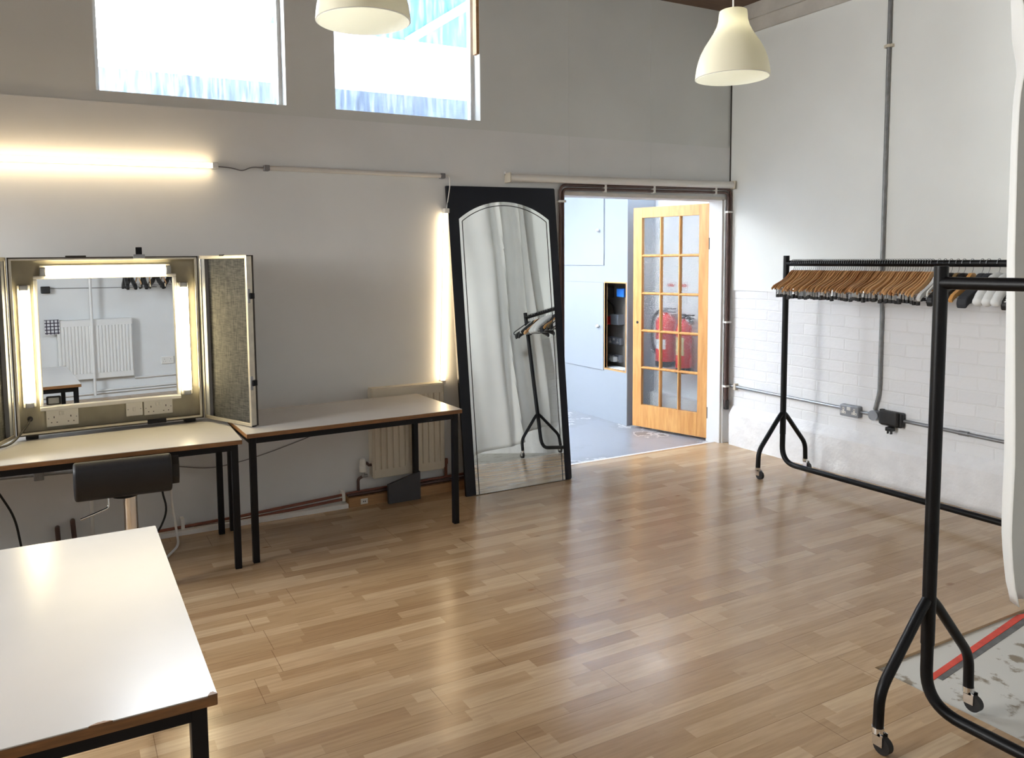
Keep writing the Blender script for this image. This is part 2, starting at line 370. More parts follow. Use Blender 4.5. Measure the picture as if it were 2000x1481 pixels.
def fabric_dark():
    m, nt, N, L, p = nodes('dark_woven_lining')
    t = N.new('ShaderNodeTexCoord'); mp = N.new('ShaderNodeMapping'); mp.inputs['Scale'].default_value = (18, 18, 140); L.new(t.outputs['Object'], mp.inputs[0])
    mp2 = N.new('ShaderNodeMapping'); mp2.inputs['Scale'].default_value = (140, 140, 14); L.new(t.outputs['Object'], mp2.inputs[0])
    a = N.new('ShaderNodeTexNoise'); a.inputs['Scale'].default_value = 1.2; L.new(mp.outputs[0], a.inputs['Vector'])
    b = N.new('ShaderNodeTexNoise'); b.inputs['Scale'].default_value = 1.2; L.new(mp2.outputs[0], b.inputs['Vector'])
    s = math_node(N, L, 'MULTIPLY', math_node(N, L, 'ADD', a.outputs['Fac'], b.outputs['Fac']), 0.5)
    r = N.new('ShaderNodeValToRGB'); r.color_ramp.elements[0].position = 0.38; r.color_ramp.elements[0].color = srgb(36, 36, 35)+(1,); r.color_ramp.elements[1].position = 0.66; r.color_ramp.elements[1].color = srgb(84, 83, 76)+(1,)
    L.new(s, r.inputs[0]); L.new(r.outputs[0], p.inputs['Base Color']); p.inputs['Roughness'].default_value = 0.8
    return m
M['lining'] = fabric_dark()
def wood(name, a, b, sc=(1, 1, 0.12), scale=30, rough=0.42):
    m, nt, N, L, p = nodes(name)
    t = N.new('ShaderNodeTexCoord'); mp = N.new('ShaderNodeMapping'); mp.inputs['Scale'].default_value = sc; L.new(t.outputs['Object'], mp.inputs[0])
    n = N.new('ShaderNodeTexNoise'); n.inputs['Scale'].default_value = scale; n.inputs['Detail'].default_value = 5; n.inputs['Distortion'].default_value = 0.6; L.new(mp.outputs[0], n.inputs['Vector'])
    r = N.new('ShaderNodeValToRGB'); r.color_ramp.elements[0].position = 0.3; r.color_ramp.elements[0].color = a+(1,); r.color_ramp.elements[1].position = 0.72; r.color_ramp.elements[1].color = b+(1,)
    L.new(n.outputs['Fac'], r.inputs[0])
    L.new(r.outputs[0], p.inputs['Base Color']); p.inputs['Roughness'].default_value = rough
    return m
M['pine'] = wood('varnished_pine', srgb(196, 136, 72), srgb(222, 168, 102))
def hanger_wood():
    m, nt, N, L, p = nodes('varnished_hanger_wood')
    oi = N.new('ShaderNodeObjectInfo'); r = N.new('ShaderNodeValToRGB'); L.new(oi.outputs['Random'], r.inputs[0])
    r.color_ramp.elements[0].color = srgb(168, 116, 70)+(1,); r.color_ramp.elements[1].color = srgb(236, 188, 132)+(1,)
    n = N.new('ShaderNodeTexNoise'); n.inputs['Scale'].default_value = 30; t = N.new('ShaderNodeTexCoord'); L.new(t.outputs['Object'], n.inputs['Vector'])
    mx = N.new('ShaderNodeMixRGB'); mx.blend_type = 'MULTIPLY'; mx.inputs[0].default_value = 0.2; L.new(r.outputs[0], mx.inputs[1]); L.new(n.outputs['Fac'], mx.inputs[2])
    L.new(mx.outputs[0], p.inputs['Base Color']); p.inputs['Roughness'].default_value = 0.35
    return m
M['hanger_wood'] = hanger_wood()
def check_towel():
    m, nt, N, L, p = nodes('check_tea_towel')
    t = N.new('ShaderNodeTexCoord'); s = N.new('ShaderNodeSeparateXYZ'); L.new(t.outputs['Object'], s.inputs[0])
    mn = lambda op, a, b=None: math_node(N, L, op, a, b)
    a = mn('LESS_THAN', mn('FRACT', mn('MULTIPLY', s.outputs['X'], 26)), 0.28); b = mn('LESS_THAN', mn('FRACT', mn('MULTIPLY', s.outputs['Z'], 26)), 0.28)
    mx = N.new('ShaderNodeMixRGB'); mx.inputs[1].default_value = srgb(210, 210, 215)+(1,); mx.inputs[2].default_value = srgb(52, 46, 62)+(1,); L.new(mn('MAXIMUM', a, b), mx.inputs[0])
    L.new(mx.outputs[0], p.inputs['Base Color']); p.inputs['Roughness'].default_value = 0.9
    return m
M['towel_check'] = check_towel()

# ------------------------------------------------------------------ the setting
YB = 4.86
struct('floor', MB().box(-4.0, 4.02, 1.87, 4.90, -0.012, 0).box(4.02, 5.08, 2.02, 4.90, -0.012, 0).box(-4.0, 2.76, -0.85, 1.87, -0.012, 0).box(3.30, 5.06, 4.90, 4.925, -0.012, 0), M['laminate'], 'oak-look three-strip laminate floor')
struct('floor', MB().box(2.70, 5.10, -0.85, 2.06, -0.10, -0.0125), M['screed'], 'bare grey screed floor behind the curtain')
struct('floor', MB().box(1.2, 5.3, 4.90, 7.4, -0.12, -0.0125), M['corridor_floor'], 'blue grey concrete floor beyond the doorway')
struct('trim_1', MB().box(3.30, 5.06, 4.925, 4.965, -0.0125, -0.004), M['plaster'], 'pale worn threshold strip in the doorway')
wb = MB()
XL, XR_ = -4.15, 5.25
wb.box(XL, 3.355, YB, 5.02, -0.1, 2.513).box(3.355, 5.005, YB, 5.02, 2.085, 2.513).box(5.005, XR_, YB, 5.02, -0.1, 2.513)
struct('wall_back', wb, M['wall'], 'lower part of the white back wall with the doorway')
wb = MB(); Z0, Z1 = 2.576, 3.5
wb.box(XL, XR_, YB+0.008, 5.02, 2.513, Z0)
for a, b in ((XL, 0.229), (1.295, 1.612), (2.662, XR_)): wb.box(a, b, YB+0.008, 5.02, Z0, Z1)
wb.box(XL, XR_, YB+0.008, 5.02, Z1, 3.85)
struct('wall_back', wb, M['wall_top'], 'upper part of the back wall with the two high windows')
struct('wall_right', MB().box(5.07, 5.25, -1.0, 5.02, -0.1, 1.322), M['brick'], 'white painted brick lower right wall')
struct('wall_right', MB().box(5.056, 5.25, -1.0, 5.02, 1.322, 3.85), M['wall_right'], 'smooth boarded upper right wall')
struct('wall_left_and_blockers', MB().box(-4.15, -4.0, -1.0, 5.02, -0.1, 1.6).box(-4.15, -4.0, -1.0, 5.02, 3.4, 3.85).box(-4.15, -4.0, -1.0, 2.8, 1.6, 3.4).box(-4.15, -4.0, 4.7, 5.02, 1.6, 3.4), M['wall'], 'white left wall')
struct('window_3', MB().box(-4.10, -4.094, 2.8, 4.7, 1.6, 3.4), M['added_glass'], 'unseen wide side window added to let in daylight')  # opening and pane added out of view to light the right wall
struct('wall_front', MB().box(-4.15, 5.25, -1.0, -0.85, -0.1, 3.85), M['wall'], 'white wall behind the camera, seen in the make-up mirror')
struct('trim_2', MB().prism([(5.02, -0.05), (5.10, -0.05), (5.10, 0.338), (5.066, 0.336), (5.026, 0.275), (5.02, 0.262)], 'y', -0.85, 4.80), M['plaster'], 'rough plastered plinth along the foot of the right wall')
struct('trim_3', MB().box(5.03, 5.06, 1.0, 4.86, 3.405, 3.505).box(5.005, 5.06, 1.0, 4.86, 3.505, 3.63), M['beam_plaster'], 'stepped plaster beam at the top of the right wall')
struct('trim_4', MB().box(5.047, 5.056, YB-0.006, YB, 1.33, 3.6), M['dark_gap'], 'dark open joint in the corner')
struct('ceiling', MB().box(-4.15, 5.25, -1.0, 5.02, 3.62, 3.85), M['ceiling'], 'brown boarded ceiling')
struct('trim_5', MB().box(-4.0, 5.06, 2.19, 2.33, 3.50, 3.66), M['ceiling'], 'brown beam under the ceiling')
for i, (a, b) in enumerate(((0.229, 1.295), (1.612, 2.662))):
    w = struct('window_%d' % (i+1), MB().box(a, b, 4.985, 4.99, Z0, Z1), M['window_glass'], ('left' if i == 0 else 'right')+' high window without opening lights')
    MB().box(a, a+0.022, 4.965, 5.015, Z0, Z1).box(b-0.022, b, 4.965, 5.015, Z0, Z1).box(a, b, 4.965, 5.015, Z1-0.022, Z1).box(a, b, 4.972, 5.015, Z0-0.004, Z0+0.006).build('window_frame', M['white_paint'], w)
    if i == 1: MB().box(2.640, 2.662, 4.875, 4.925, 3.035, 3.5).build('timber_strip', M['raw_wood'], w)
# doorway lining
struct('trim_7', MB().box(4.985, 5.006, 4.875, 5.03, -0.012, 2.085).box(3.355, 5.006, 4.875, 5.03, 2.078, 2.09).box(3.345, 3.357, 4.865, 5.03, -0.012, 2.085), M['white_paint'], 'white painted door lining')
struct('trim_8', MB().box(3.355, 4.99, 4.850, 4.875, 2.082, 2.105), M['beam_plaster'], 'rough timber head over the doorway')
struct('trim_9', MB().box(3.405, 3.411, YB+0.0065, YB+0.009, 2.52, 3.6).box(4.19, 4.196, YB+0.0065, YB+0.009, 2.52, 3.6).box(3.405, 3.411, YB-0.0008, YB+0.001, 2.20, 2.513).box(4.19, 4.196, YB-0.0008, YB+0.001, 2.25, 2.513), M['wall_top'], 'cover strips over the board joints')
struct('wall_left_and_blockers', MB().box(-1.62, -1.45, 3.85, 4.862, 2.08, 3.62).box(-1.62, -1.45, 3.95, 4.862, 0.0, 0.95), M['wall'], 'unseen nib and low partition added on the left to block side light')  # both boxes added out of view to shade the back wall and far corner
# skirtings
struct('baseboard_back', MB().box(-4.0, 1.60, 4.772, YB, 0, 0.028), M['white_paint'], 'low white painted skirting')
struct('baseboard_back', MB().box(1.605, 2.62, 4.772, YB, 0, 0.062), M['raw_wood'], 'bare wooden skirting behind the radiator')
# corridor / yard beyond
struct('wall_corridor', MB().box(5.12, 5.27, 5.02, 7.4, -0.1, 2.45), M['yard_wall'], 'white side wall of the corridor')
struct('trim_10', MB().box(5.06, 5.12, 5.03, 5.85, -0.012, 0.30), M['yard_wall'], 'plinth at the foot of the corridor side wall')
struct('wall_corridor', MB().box(1.2, 5.27, 7.25, 7.4, -0.1, 3.80), M['yard_wall'], 'white far wall of the covered yard')
struct('wall_corridor', MB().box(1.05, 1.2, 5.02, 7.4, -0.1, 2.45), M['yard_wall'], 'white left wall of the corridor')
p_ = tag(MB().box(-1.2, 3.3, 5.6, 5.72, 2.5, 2.868).box(-1.2, 3.3, 5.03, 5.6, 2.48, 2.52).build('parapet', M['lead']), 'weathered blue grey parapet just outside the high windows', 'parapet')
t = thing('lean_to_roof', 'pale blue translucent lean-to roof seen through the right high window', 'roof', (3.9, 7.2, 3.80))
MB().prism([(-2.1, -0.02), (0.1, -0.02), (0.1, 0.005), (-2.1, 0.005)], 'x', -2.1, 1.5).build('roof_sheet', M['polycarb'], t).rotation_euler = (-0.26, 0, 0)
MB().tube([(-0.75, 0.02, -0.03), (-0.20, -1.25, 0.30)], 0.055, seg=4).build('rafter', M['yard_steel'], t)
MB().tube([(0.0, 0.02, -0.03), (0.28, -1.25, 0.30)], 0.045, seg=4).build('rafter', M['yard_steel'], t)
tag(MB().box(3.32, 5.25, 5.03, 7.25, 2.60, 2.62).build('added_corridor_sheet', M['dimming_sheet']), 'unseen translucent sheet added over the corridor to cut the skylight', 'roof')  # added above the visible corridor to dim its daylight
tag(MB().box(2.2, 5.1, 7.0, 7.25, 2.98, 3.2).build('steel_beam', M['yard_steel']), 'pale grey horizontal beam low in the right high window', 'beam')

# ------------------------------------------------------------------ glazed door
dl = thing('glazed_door', 'open pine door with fifteen textured glass panes in the doorway', 'door', (5.022, 5.035, 0.0), math.radians(105.6))
DW, DH, T0, T1 = 0.775, 2.065, 0.0, 0.040
zb = 0.012
ch = MB(); sw = 0.094
ch.box(0, sw, T0, T1, zb, DH, 0.002).box(DW-sw, DW, T0, T1, zb, DH, 0.002).box(sw, DW-sw, T0, T1, DH-0.095, DH, 0.002).box(sw, DW-sw, T0, T1, zb, 0.225, 0.002)
ch.build('door_frame', M['pine'], dl)
bars = MB(); gx0, gx1, gz0, gz1 = sw, DW-sw, 0.225, DH-0.095
for k in (1, 2):
    x = gx0+(gx1-gx0)*k/3; bars.prism([(x-0.012, 0.004), (x+0.012, 0.004), (x+0.012, 0.026), (x+0.004, 0.037), (x-0.004, 0.037), (x-0.012, 0.026)], 'z', gz0, gz1)
for k in range(1, 5):
    z = gz0+(gz1-gz0)*k/5; bars.prism([(0.004, z-0.012), (0.004, z+0.012), (0.026, z+0.012), (0.037, z+0.004), (0.037, z-0.004), (0.026, z-0.012)], 'x', gx0, gx1)
bars.build('glazing_bars', M['pine'], dl)
MB().box(gx0, gx1, 0.016, 0.020, gz0, gz1).build('glass', M['obscure'], dl)
for z in (0.24, 1.72): MB().box(-0.006, 0.001, 0.006, 0.034, z-0.05, z+0.05).cyl((-0.006, 0.036, z-0.05), (-0.006, 0.036, z+0.05), 0.006).build('hinge', M['black_steel'], dl)
MB().cyl((DW-0.05, 0.036, 1.0), (DW-0.05, 0.042, 1.0), 0.013).build('keyhole', M['black'], dl)

# ------------------------------------------------------------------ electrical cupboard in the corridor
cu = thing('corridor_cupboard', 'tall white panelled cupboard beyond the doorway with a narrow open niche', 'cupboard', (4.78, 5.86, -0.0125))
Y1 = 1.38; HT = 2.42
nb = MB()
ny0, ny1, nz0, nz1 = 0.022, 0.345, 0.525, 1.372
nb.box(0, 0.022, 0, Y1, 0, nz0).box(0, 0.022, 0, Y1, nz1, HT).box(0, 0.022, ny1, Y1, nz0, nz1).box(0, 0.022, 0, ny0, nz0, nz1)
nb.box(0.022, 0.335, 0, 0.018, 0, HT)
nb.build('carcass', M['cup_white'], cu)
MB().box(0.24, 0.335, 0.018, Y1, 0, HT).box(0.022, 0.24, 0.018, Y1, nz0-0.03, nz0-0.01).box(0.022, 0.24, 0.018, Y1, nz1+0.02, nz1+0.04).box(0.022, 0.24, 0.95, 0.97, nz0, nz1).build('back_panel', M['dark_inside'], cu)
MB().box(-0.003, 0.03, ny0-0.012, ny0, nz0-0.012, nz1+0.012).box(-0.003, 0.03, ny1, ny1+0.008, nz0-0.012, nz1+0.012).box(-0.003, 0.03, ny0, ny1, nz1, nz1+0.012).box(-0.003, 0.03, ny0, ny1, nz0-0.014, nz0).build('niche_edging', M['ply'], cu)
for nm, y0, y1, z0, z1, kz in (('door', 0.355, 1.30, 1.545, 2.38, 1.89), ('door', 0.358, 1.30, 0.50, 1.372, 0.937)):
    MB().box(-0.002, 0.0, y0-0.006, y1+0.006, z0-0.006, z1+0.006).build('shadow_gap_strip', M['grey_metal'], cu)  # grey strip paints in the shadow gap round the door
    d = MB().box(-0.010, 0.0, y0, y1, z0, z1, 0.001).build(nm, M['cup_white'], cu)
    MB().sphere((-0.030, 0.425, kz), 0.018).cyl((-0.01, 0.425, kz), (-0.024, 0.425, kz), 0.006).build('knob', M['white_plastic'], d)
def slots(par, c, y, z, k=1.0):
    MB().box(c-0.002*k, c+0.002*k, y-0.003, y-0.001, z+0.008*k, z+0.018*k).build('pin_slot', M['black'], par)
    MB().box(c-0.016*k, c-0.010*k, y-0.003, y-0.001, z-0.017*k, z-0.013*k).build('pin_slot', M['black'], par)
    MB().box(c+0.010*k, c+0.016*k, y-0.003, y-0.001, z-0.017*k, z-0.013*k).build('pin_slot', M['black'], par)
def metal_socket(name, loc, rz, label, group=None, w=0.14, h=0.08, d=0.045, body='grey_metal'):
    """double metal-clad socket, back on local y=0, front towards -y"""
    s = thing(name, label, 'socket', loc, rz, group)
    MB().box(-w/2, w/2, -d, 0, -h/2, h/2, 0.008).build('box', M[body], s)
    for sx in (-1, 1):
        c = sx*w*0.29
        MB().box(c-0.007, c+0.007, -d-0.0015, -d, -0.008, 0.022).box(c-0.020, c+0.020, -d-0.0015, -d, -0.022, -0.006).build('outlet', M['white_plastic'], s)
        slots(s, c, -d, 0.0)
    MB().box(-0.014, 0.014, -d-0.004, -d, 0.006, 0.030).build('switch', M['white_plastic'], s)
    return s
RY = -PI/2   # fronts facing -x
BX = 4.78+0.24
metal_socket('metal_socket', (BX, 6.31, 0.76), RY, 'upper of two dark double sockets inside the corridor niche', w=0.2, h=0.075)
metal_socket('metal_socket', (BX, 6.31, 0.58), RY, 'lower of two double sockets in the corridor niche with a white plug', w=0.2, h=0.075)
tag(MB().box(BX-0.10, BX-0.05, 6.245, 6.30, 0.555, 0.605, 0.006).build('plug', M['white_plastic']), 'white plug in the lower niche socket', 'plug')
tag(MB().box(BX-0.08, BX, 6.20, 6.325, 0.93, 1.035, 0.004).build('junction_box', M['grey_metal']), 'pale grey box on the back of the niche', 'box')
tag(MB().cyl((BX-0.09, 6.385, 0.965), (BX, 6.385, 0.965), 0.045).build('alarm_bell', M['red']), 'round red unit beside the pale grey box in the niche', 'alarm')
tag(MB().box(BX-0.09, BX, 6.10, 6.215, 1.215, 1.30, 0.004).build('breaker_box', M['blue']), 'small bright blue box at the top of the niche', 'box')
tag(MB().box(BX-0.09, BX, 6.36, 6.50, 1.2, 1.31, 0.004).build('meter_box', M['slate']), 'dark box in the upper left of the niche', 'box')
tag(MB().tube(rounded([(BX-0.02, 6.50, 1.19), (BX-0.05, 6.40, 1.17), (BX-0.05, 6.31, 1.12), (BX-0.04, 6.30, 1.035)], 0.05), 0.008).build('cable', M['black']), 'thick black cable arching inside the niche', 'cable')
tag(MB().box(4.83, 4.97, 5.93, 6.30, 0.5, 0.506).box(4.84, 4.96, 6.0, 6.25, 0.506, 0.511).build('papers', M['white_card']), 'white papers lying on the bottom of the niche', 'papers')
# fire extinguishers and signs on the corridor wall
def extinguisher(y, z0, z1, r, label, hose):
    e = thing('fire_extinguisher', label, 'fire extinguisher', (5.12-0.018-r, y, z0), 0)
    h = z1-z0
    MB().lathe([(0.0, 0.0), (r*0.9, 0.0), (r, 0.02), (r, h*0.72), (r*0.92, h*0.78), (r*0.6, h*0.84), (r*0.28, h*0.87), (r*0.28, h*0.9), (0, h*0.9)], seg=24).build('cylinder', M['red'], e, True)
    MB().lathe([(r*1.02, 0.0), (r*1.03, 0.05), (r*1.0, 0.052)], seg=24).build('foot_ring', M['black'], e, True)
    lb = MB()
    for k in range(8): lb.prism([(r*1.012*math.cos(a), r*1.012*math.sin(a)) for a in (PI-0.8+0.2*k, PI-0.6+0.2*k)]+[(r*0.99*math.cos(a), r*0.99*math.sin(a)) for a in (PI-0.6+0.2*k, PI-0.8+0.2*k)], 'z', h*0.30, h*(0.46 if hose else 0.6))
    lb.build('label', M['white_card'] if hose else M['label_cream'], e, True)
    MB().box(-r*0.25, r*0.25, -0.11, 0.03, h*0.9, h*0.925).box(-r*0.2, r*0.2, -0.12, 0.02, h*0.955, h*0.975).cyl((0, 0, h*0.86), (0, 0, h*0.97), 0.016).build('valve_handle', M['steel'] if hose else M['black'], e)
    if hose:
        MB().tube(rounded([(0, 0.02, h*0.9), (-0.02, r*0.9, h*0.92), (-0.03, r*1.65, h*0.75), (-0.03, r*1.6, h*0.35), (-0.02, r*1.1, h*0.2)], 0.06), 0.015).build('hose', M['black'], e, True)
    else:
        MB().tube(rounded([(0, 0.0, h*0.93), (0, -0.07, h*0.95), (-0.01, -0.085, h*0.86)], 0.03), 0.012).build('nozzle', M['black'], e, True)
    MB().box(r*0.2, r+0.018, -0.02, 0.02, h*0.80, h*0.86).build('bracket', M['steel'], e)
    return e
extinguisher(5.58, 0.585, 1.15, 0.092, 'larger red fire extinguisher with a black hose behind the glazed door', True)
extinguisher(5.365, 0.545, 1.10, 0.070, 'slimmer red fire extinguisher with a pale label, nearer the door hinges', False)
for y, z, lab in ((5.63, 1.27, 'left small red and white safety sign above the extinguishers'), (5.47, 1.27, 'right small red and white safety sign above the extinguishers')):
    sg = thing('safety_sign', lab, 'sign', (5.12, y, z))
    MB().box(-0.004, 0, -0.05, 0.05, -0.10, 0.10).build('plate', M['white_card'], sg)
    MB().box(-0.006, -0.004, -0.04, 0.04, 0.06, 0.085).build('red_panel', M['red'], sg)
cp = thing('pipe_run', 'two low pipes along the corridor side wall behind the glazed door', 'pipe', (5.045, 5.05, 0))
for z in (0.10, 0.14): MB().cyl((0, 0, z), (0, 0.78, z), 0.011).build('pipe', M['dull_steel'], cp, True)
MB().box(-0.014, 0.015, 0.3, 0.32, 0.085, 0.155).build('clip', M['white_plastic'], cp)

# ------------------------------------------------------------------ pipes round the doorway
dp = thing('pipe_run', 'pair of brown pipes framing the doorway with white clips', 'pipe', (3.3, 4.835, 0))
def P_(x, z, dy=0): return (x-3.3, dy, z)
MB().tube(rounded([P_(3.312, 0.09), P_(3.312, 2.150), P_(5.035, 2.172), P_(5.035, 0.34)], 0.05), 0.011).build('pipe', M['brown_pipe'], dp, True)
MB().tube(rounded([P_(3.335, 0.09), P_(3.335, 2.122), P_(5.010, 2.140), P_(5.010, 0.32)], 0.04), 0.011).build('pipe', M['brown_pipe'], dp, True)
for x, z, v in ((3.72, 2.14, 0), (4.20, 2.146, 0), (4.86, 2.155, 0)): MB().box(x-3.3-0.008, x-3.3+0.008, -0.016, 0.022, z-0.032, z+0.03).build('clip', M['white_plastic'], dp)
for x, z in ((3.323, 2.03), (5.022, 1.98), (5.022, 1.05), (5.022, 0.50)): MB().box(x-3.3-0.030, x-3.3+0.030, -0.016, 0.022, z-0.008, z+0.008).build('clip', M['white_plastic'], dp)
MB().cyl(P_(5.022, 0.30), P_(5.022, 0.38), 0.022).build('pipe_collar', M['black_rubber'], dp, True)

# ------------------------------------------------------------------ roller tube above the doorway
rt_ = thing('roller_blind', 'white rolled blind tube fixed above the doorway', 'blind', (2.848, 4.81, 2.184))
MB().cyl((0.012, 0, 0), (2.175, 0, 0.018), 0.028, seg=20).build('roll', M['white_plastic'], rt_, True)
for x, z in ((0, 0), (2.175, 0.018)): MB().box(x, x+0.012, -0.03, 0.05, z-0.034, z+0.034, 0.004).build('end_bracket', M['cream'], rt_)
MB().box(0.0, 2.19, 0.034, 0.05, 0.022, 0.046).build('head_batten', M['white_paint'], rt_)

# ------------------------------------------------------------------ wall tube lights
def tube_light(name, a, b, label, lit, r=0.0145):
    a = Vector(a); b = Vector(b); d = (b-a).normalized()
    o = thing(name, label, 'tube light', a)
    z = Vector((0, 0, 0))
    MB().cyl(d*0.03, (b-a)-d*0.03, r, seg=16).build('tube', M['tube_lit'] if lit else M['tube_off'], o, True)
    n = Vector((0, 1, 0)); u = d.cross(n).normalized()
    mb = MB(); L_ = (b-a).length
    mm = Matrix((d, n, u)).transposed().to_4x4()
    mb.box(0.0, L_, r+0.002, YB-a.y-0.001, -0.010, 0.010, M=mm)
    mb.build('batten', M['white_plastic'], o)
    for s0, s1 in ((0, 0.034), (L_-0.034, L_)):
        MB().box(s0, s1, -0.017, r+0.014, -0.017, 0.017, 0.004, M=mm).build('end_cap', M['white_plastic'] if lit else M['cord_grey'], o)
    return o
tube_light('tube_light', (-0.95, 4.818, 2.166), (0.862, 4.818, 2.182), 'lit horizontal tube light high on the wall above the make-up station', True)
tube_light('tube_light', (1.135, 4.833, 2.182), (2.362, 4.833, 2.179), 'unlit horizontal tube light between the lit tube and the tall mirror', False)
tube_light('tube_light', (2.371, 4.833, 1.96), (2.326, 4.833, 0.742), 'lit vertical tube light beside the tall mirror', True)
tag(MB().tube(rounded([(0.862, 4.84, 2.180), (0.95, 4.848, 2.175), (1.01, 4.848, 2.158), (1.06, 4.848, 2.185), (1.135, 4.84, 2.184)], 0.05), 0.0035).build('lead', M['cord_grey']), 'thin grey lead sagging between the two horizontal tube lights', 'cable')
tag(MB().tube(rounded([(2.362, 4.833, 2.183), (2.392, 4.822, 2.18), (2.394, 4.818, 2.12), (2.380, 4.825, 2.02), (2.372, 4.833, 1.96)], 0.03), 0.0035).build('lead', M['white_plastic']), 'thin white lead dropping from the unlit tube to the vertical tube', 'cable')

# ------------------------------------------------------------------ pendants
def pendant(rim, top_z, label, on):
    p = thing('pendant_lamp', label, 'lamp', (rim[0], rim[1], rim[2]))
    prof = [(0.140, 0.0), (0.1385, 0.02), (0.135, 0.045), (0.129, 0.072), (0.120, 0.10), (0.105, 0.132), (0.088, 0.160), (0.073, 0.186), (0.061, 0.212), (0.055, 0.236), (0.053, 0.262), (0.051, 0.274), (0.046, 0.277), (0.006, 0.277)]
    prof = [(r_, z*0.925) for r_, z in prof]
    inner = [(max(r-0.004, 0.004), z-0.002) for r, z in prof[::-1] if z < 0.255] + [(0.136, -0.001), (0.140, 0.0)]
    sh_ = MB().lathe(prof, seg=48).build('shade', M['shade'], p, True)
    MB().lathe(inner, seg=48).build('shade_lining', M['shade_inside'], sh_, True)
    MB().cyl((0, 0, 0.205), (0, 0, 0.252), 0.02).build('lamp_holder', M['white_plastic'], p, True)
    MB().sphere((0, 0, 0.185), 0.024, (1, 1, 1.1)).build('bulb', M['bulb'] if on else M['tube_off'], p, True)
    MB().cyl((0, 0, 0.255), (0, 0, top_z-rim[2]), 0.003).build('cord', M['white_plastic'], p, True)
    return p
pendant((2.364, 2.271, 2.309), 3.5, 'ivory bell-shaped pendant lamp in front of the right wall corner', True)
pendant((0.831, 2.233, 2.320), 3.5, 'ivory bell-shaped pendant lamp hanging in front of the right high window', True)

# ------------------------------------------------------------------ tables
def table(x0, x1, y0, y1, H, label, rz=0.0, leg=0.034):
    cx, cy = x0, y0
    t = thing('work_table', label, 'table', (x0, y0, 0), rz, None)
    w, d = x1-x0, y1-y0
    top = MB().box(0, w, 0, d, H-0.0025, H).build('tabletop', M['table_top'], t)
    MB().box(-0.001, w+0.001, -0.001, d+0.001, H-0.025, H-0.0025, 0.002).build('wood_edging', M['wood_edge'], t)
    i = 0.018; z1 = H-0.025; z0 = z1-0.034
    fr = MB()
    fr.box(i+leg, w-i-leg, i, i+leg*0.7, z0, z1).box(i+leg, w-i-leg, d-i-leg*0.7, d-i, z0, z1).box(i, i+leg*0.7, i+leg, d-i-leg, z0, z1).box(w-i-leg*0.7, w-i, i+leg, d-i-leg, z0, z1)
    fr.build('apron_frame', M['black_steel'], t)
    for a, b in ((i, i), (w-i-leg, i), (i, d-i-leg), (w-i-leg, d-i-leg)):
        MB().box(a, a+leg, b, b+leg, 0, z1, 0.002).build('leg', M['black_steel'], t)
    return t
table(-1.02, 0.80, 4.133, 4.783, 0.693, 'grey topped table under the open make-up case', math.radians(-1.8))
table(0.832, 2.118, 4.112, 4.755, 0.710, 'grey topped table in front of the radiator', math.radians(1.2))
nt_ = table(-1.0, 0.253, 1.648, 2.838, 0.708, 'nearest large grey topped table in the lower left corner', 0)
for x, w_, d_ in ((1.03, 0.022, 0.006), (1.244, 0.010, 0.012), (0.80, 0.008, 0.004)):
    MB().prism([(x-w_, -0.001)]+[(x-w_+2*w_*k/8, d_*math.sin(PI*k/8)*(1+0.2*math.sin(k*3))) for k in range(1, 8)]+[(x+w_, -0.001)], 'z', 0.7055, 0.7087).build('edge_chip', M['wood_edge'], nt_)

# ------------------------------------------------------------------ make-up case
mc = thing('makeup_case', 'open lighted make-up mirror case with folding side wings on the table', 'make-up mirror', (0.232, 4.645, 0.694), math.radians(2.3))
cw, chh, dpt = 0.470, 0.955, 0.10     # half width, height, depth; local z=0 table top
zb = 0.022
sh = MB()
sh.box(-cw, cw, -0.006, dpt, zb, zb+0.012).box(-cw, cw, -0.006, dpt, chh-0.012, chh).box(-cw, -cw+0.012, -0.006, dpt, zb, chh).box(cw-0.012, cw, -0.006, dpt, zb, chh).box(-cw, cw, dpt-0.008, dpt, zb, chh)
sh.build('case_shell', M['case_skin'], mc)
rim = MB()
for x0, x1, z0, z1 in ((-cw+0.006, cw-0.006, zb+0.006, zb+0.017), (-cw+0.006, cw-0.006, chh-0.017, chh-0.006), (-cw+0.006, -cw+0.019, zb+0.006, chh-0.006), (cw-0.019, cw-0.006, zb+0.006, chh-0.006)):
    rim.box(x0, x1, -0.007, 0.010, z0, z1, 0.002)
rim.build('rim', M['alu'], mc)
MB().box(-cw+0.013, cw-0.013, 0.045, 0.052, zb+0.013, chh-0.013).build('panel', M['makeup_panel'], mc)
PF = 0.045
# mirror  (local x = world x - .232)
mx0, mx1, mz0, mz1 = -0.338, 0.335, 0.165, 0.840
fr = MB(); fb = 0.018
fr.box(mx0-fb, mx1+fb, PF-0.030, PF, mz1, mz1+fb, 0.004).box(mx0-fb, mx1+fb, PF-0.034, PF, mz0-fb-0.004, mz0, 0.004).box(mx0-fb, mx0, PF-0.030, PF, mz0, mz1, 0.004).box(mx1, mx1+fb, PF-0.030, PF, mz0, mz1, 0.004)
mf = fr.build('mirror_frame', M['white_paint'], mc)
MB().box(mx0, mx1, PF-0.012, PF, mz0, mz1).build('mirror_glass', M['makeup_mirror'], mf)
MB().box(mx0+0.012, mx0+0.082, PF-0.018, PF-0.0125, mz0+0.006, mz0+0.052, 0.006).build('inlet_plate', M['black'], mf)
MB().box(mx0+0.022, mx0+0.072, PF-0.0195, PF-0.018, mz0+0.013, mz0+0.044, 0.002).build('inlet_face', M['grey_metal'], mf)
